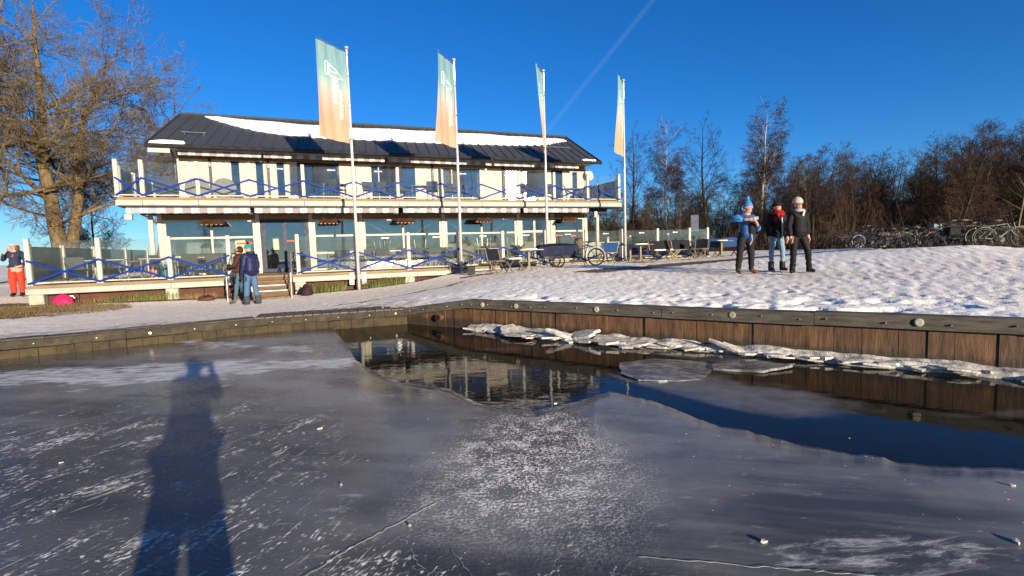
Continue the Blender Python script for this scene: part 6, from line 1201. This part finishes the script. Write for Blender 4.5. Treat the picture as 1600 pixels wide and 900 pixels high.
w = L2W(2.55, 2.95, FL); o = thing('fire_extinguisher', 'red fire extinguisher standing by the white corner column', 'extinguisher', w, 0); m = MB(); m.lathe([(.085, 0), (.09, .03), (.09, .48), (.05, .56), (.03, .6)], 12); m.build('cylinder', M('red_paint', (.5, .01, .01), .35), o, True); m = MB(); m.box(-.03, .03, -.08, .04, .6, .66); m.tube([(0, -.05, .62), (.08, -.1, .5), (.09, -.09, .25)], .012, 5); m.build('valve', black_m, o)
o = thing('sign_post', 'small dark blue sign on a post at the edge of the wood', 'sign', (11.8, 33.0, gz(11.8, 33)), .2); m = MB(); m.tube([(0, 0, 0), (0, 0, 2.5)], .035, 7); m.build('post', dark_metal, o); m = MB(); m.box(-.28, .28, -.07, -.04, 1.4, 2.45, .01); m.build('sign_panel', M('sign_blue', (0.01, 0.025, 0.06), .5), o)
o = thing('planter', 'small dark planter with a shrub in front of the stored chairs', 'planter', (-1.5, 19.2, gz(-1.5, 19.2)), 0); m = MB(); m.box(-.13, .13, -.13, .13, 0, .34, .015); m.build('pot', M('dark_pot', (.03, .035, .025), .7), o)
sg = grow(5, .55, .012, [D(up=0, taper=.8, wig=.1), D(n=14, len=.5, ang=35, up=.4, wig=.2, rf=.6, pts=3, taper=.6, ref=1), D(n=4, len=.5, ang=35, up=.2, wig=.2, rf=.8, pts=2, taper=.5, ref=.2)]); V, F = tube_segs([s[0][:] for s in sg], [s[1][:] for s in sg], [s[2] for s in sg], [s[3] for s in sg], 3); link('shrub', np_mesh('shrub', V + np.array([0, 0, .55]), F, M('dull_green', (.06, .07, .02), .8)), o)
# grass tufts along the skirting
gr_m = M('winter_grass', (.085, .085, .025), .8, var=.5, scale=3); gr_d = M('dry_grass', (0.124, 0.0868, 0.0372), .85, var=.4, scale=3)
def tuft(label, lx, ly, n, h, spread, mat, seed):
    rr = random.Random(seed); w = L2W(lx, ly); m = MB()
    for _ in range(n):
        a = rr.random() * 6.28; q = spread * rr.random() ** .6; bx, by = q * math.cos(a) * 1.5, q * math.sin(a) * .45; hh = h * rr.uniform(.5, 1.1); lean = rr.uniform(.05, .5); ux, uy = math.cos(a) * lean * hh, math.sin(a) * lean * hh; t_ = rr.uniform(.005, .011)
        m.add([(bx - t_, by, -.03), (bx + t_, by, -.03), (bx + ux * .4 + t_ * .8, by + uy * .4, hh * .6), (bx + ux * .4 - t_ * .8, by + uy * .4, hh * .6), (bx + ux, by + uy, hh)], [(0, 1, 2, 3), (3, 2, 4)])
    tag(m.build('grass_tuft', mat, None, loc=(w.x, w.y, gz(w.x, w.y)), rot=(0, 0, RZ)), label, 'grass', 'grass tufts under the terrace edge')
for i, (lx, n, h, sp, mt, lab) in enumerate(((2.6, 260, .26, .55, gr_m, 'green grass tuft between the pink bag and the second pier'), (3.3, 200, .30, .4, gr_m, 'grass tuft just left of the second terrace pier'), (4.4, 160, .22, .45, gr_d, 'dry grass tuft right of the second terrace pier'), (1.6, 160, .16, .6, gr_d, 'short dry grass right of the pink bag'), (8.7, 300, .36, .42, gr_m, 'tall green grass tuft between the backpack and first flagpole'), (10.4, 260, .32, .35, gr_m, 'grass tuft just right of the first flagpole foot'), (11.1, 260, .36, .40, gr_m, 'bushy grass tuft left of the last pale pier'))): tuft(lab, lx, -.02, n, h, sp, mt, i)
m = MB(); rr = random.Random(9)
for _ in range(5200):
    a = rr.random() * 6.28; q = 2.0 * rr.random() ** .55; x_, y_ = -13.4 + q * 1.35 * math.cos(a), 13.9 + q * .9 * math.sin(a); hh = rr.uniform(.04, .13); z_ = gz(x_, y_) if _ % 8 == 0 else z_; ux, uy = rr.gauss(0, .05), rr.gauss(0, .05); t_ = .006
    m.add([(x_ - t_, y_, z_ - .02), (x_ + t_, y_, z_ - .02), (x_ + ux, y_ + uy, z_ + hh)], [(0, 1, 2)])
tag(m.build('grass', gr_d), 'short brown winter grass on the bank beside the red trousers', 'grass', kind='stuff')
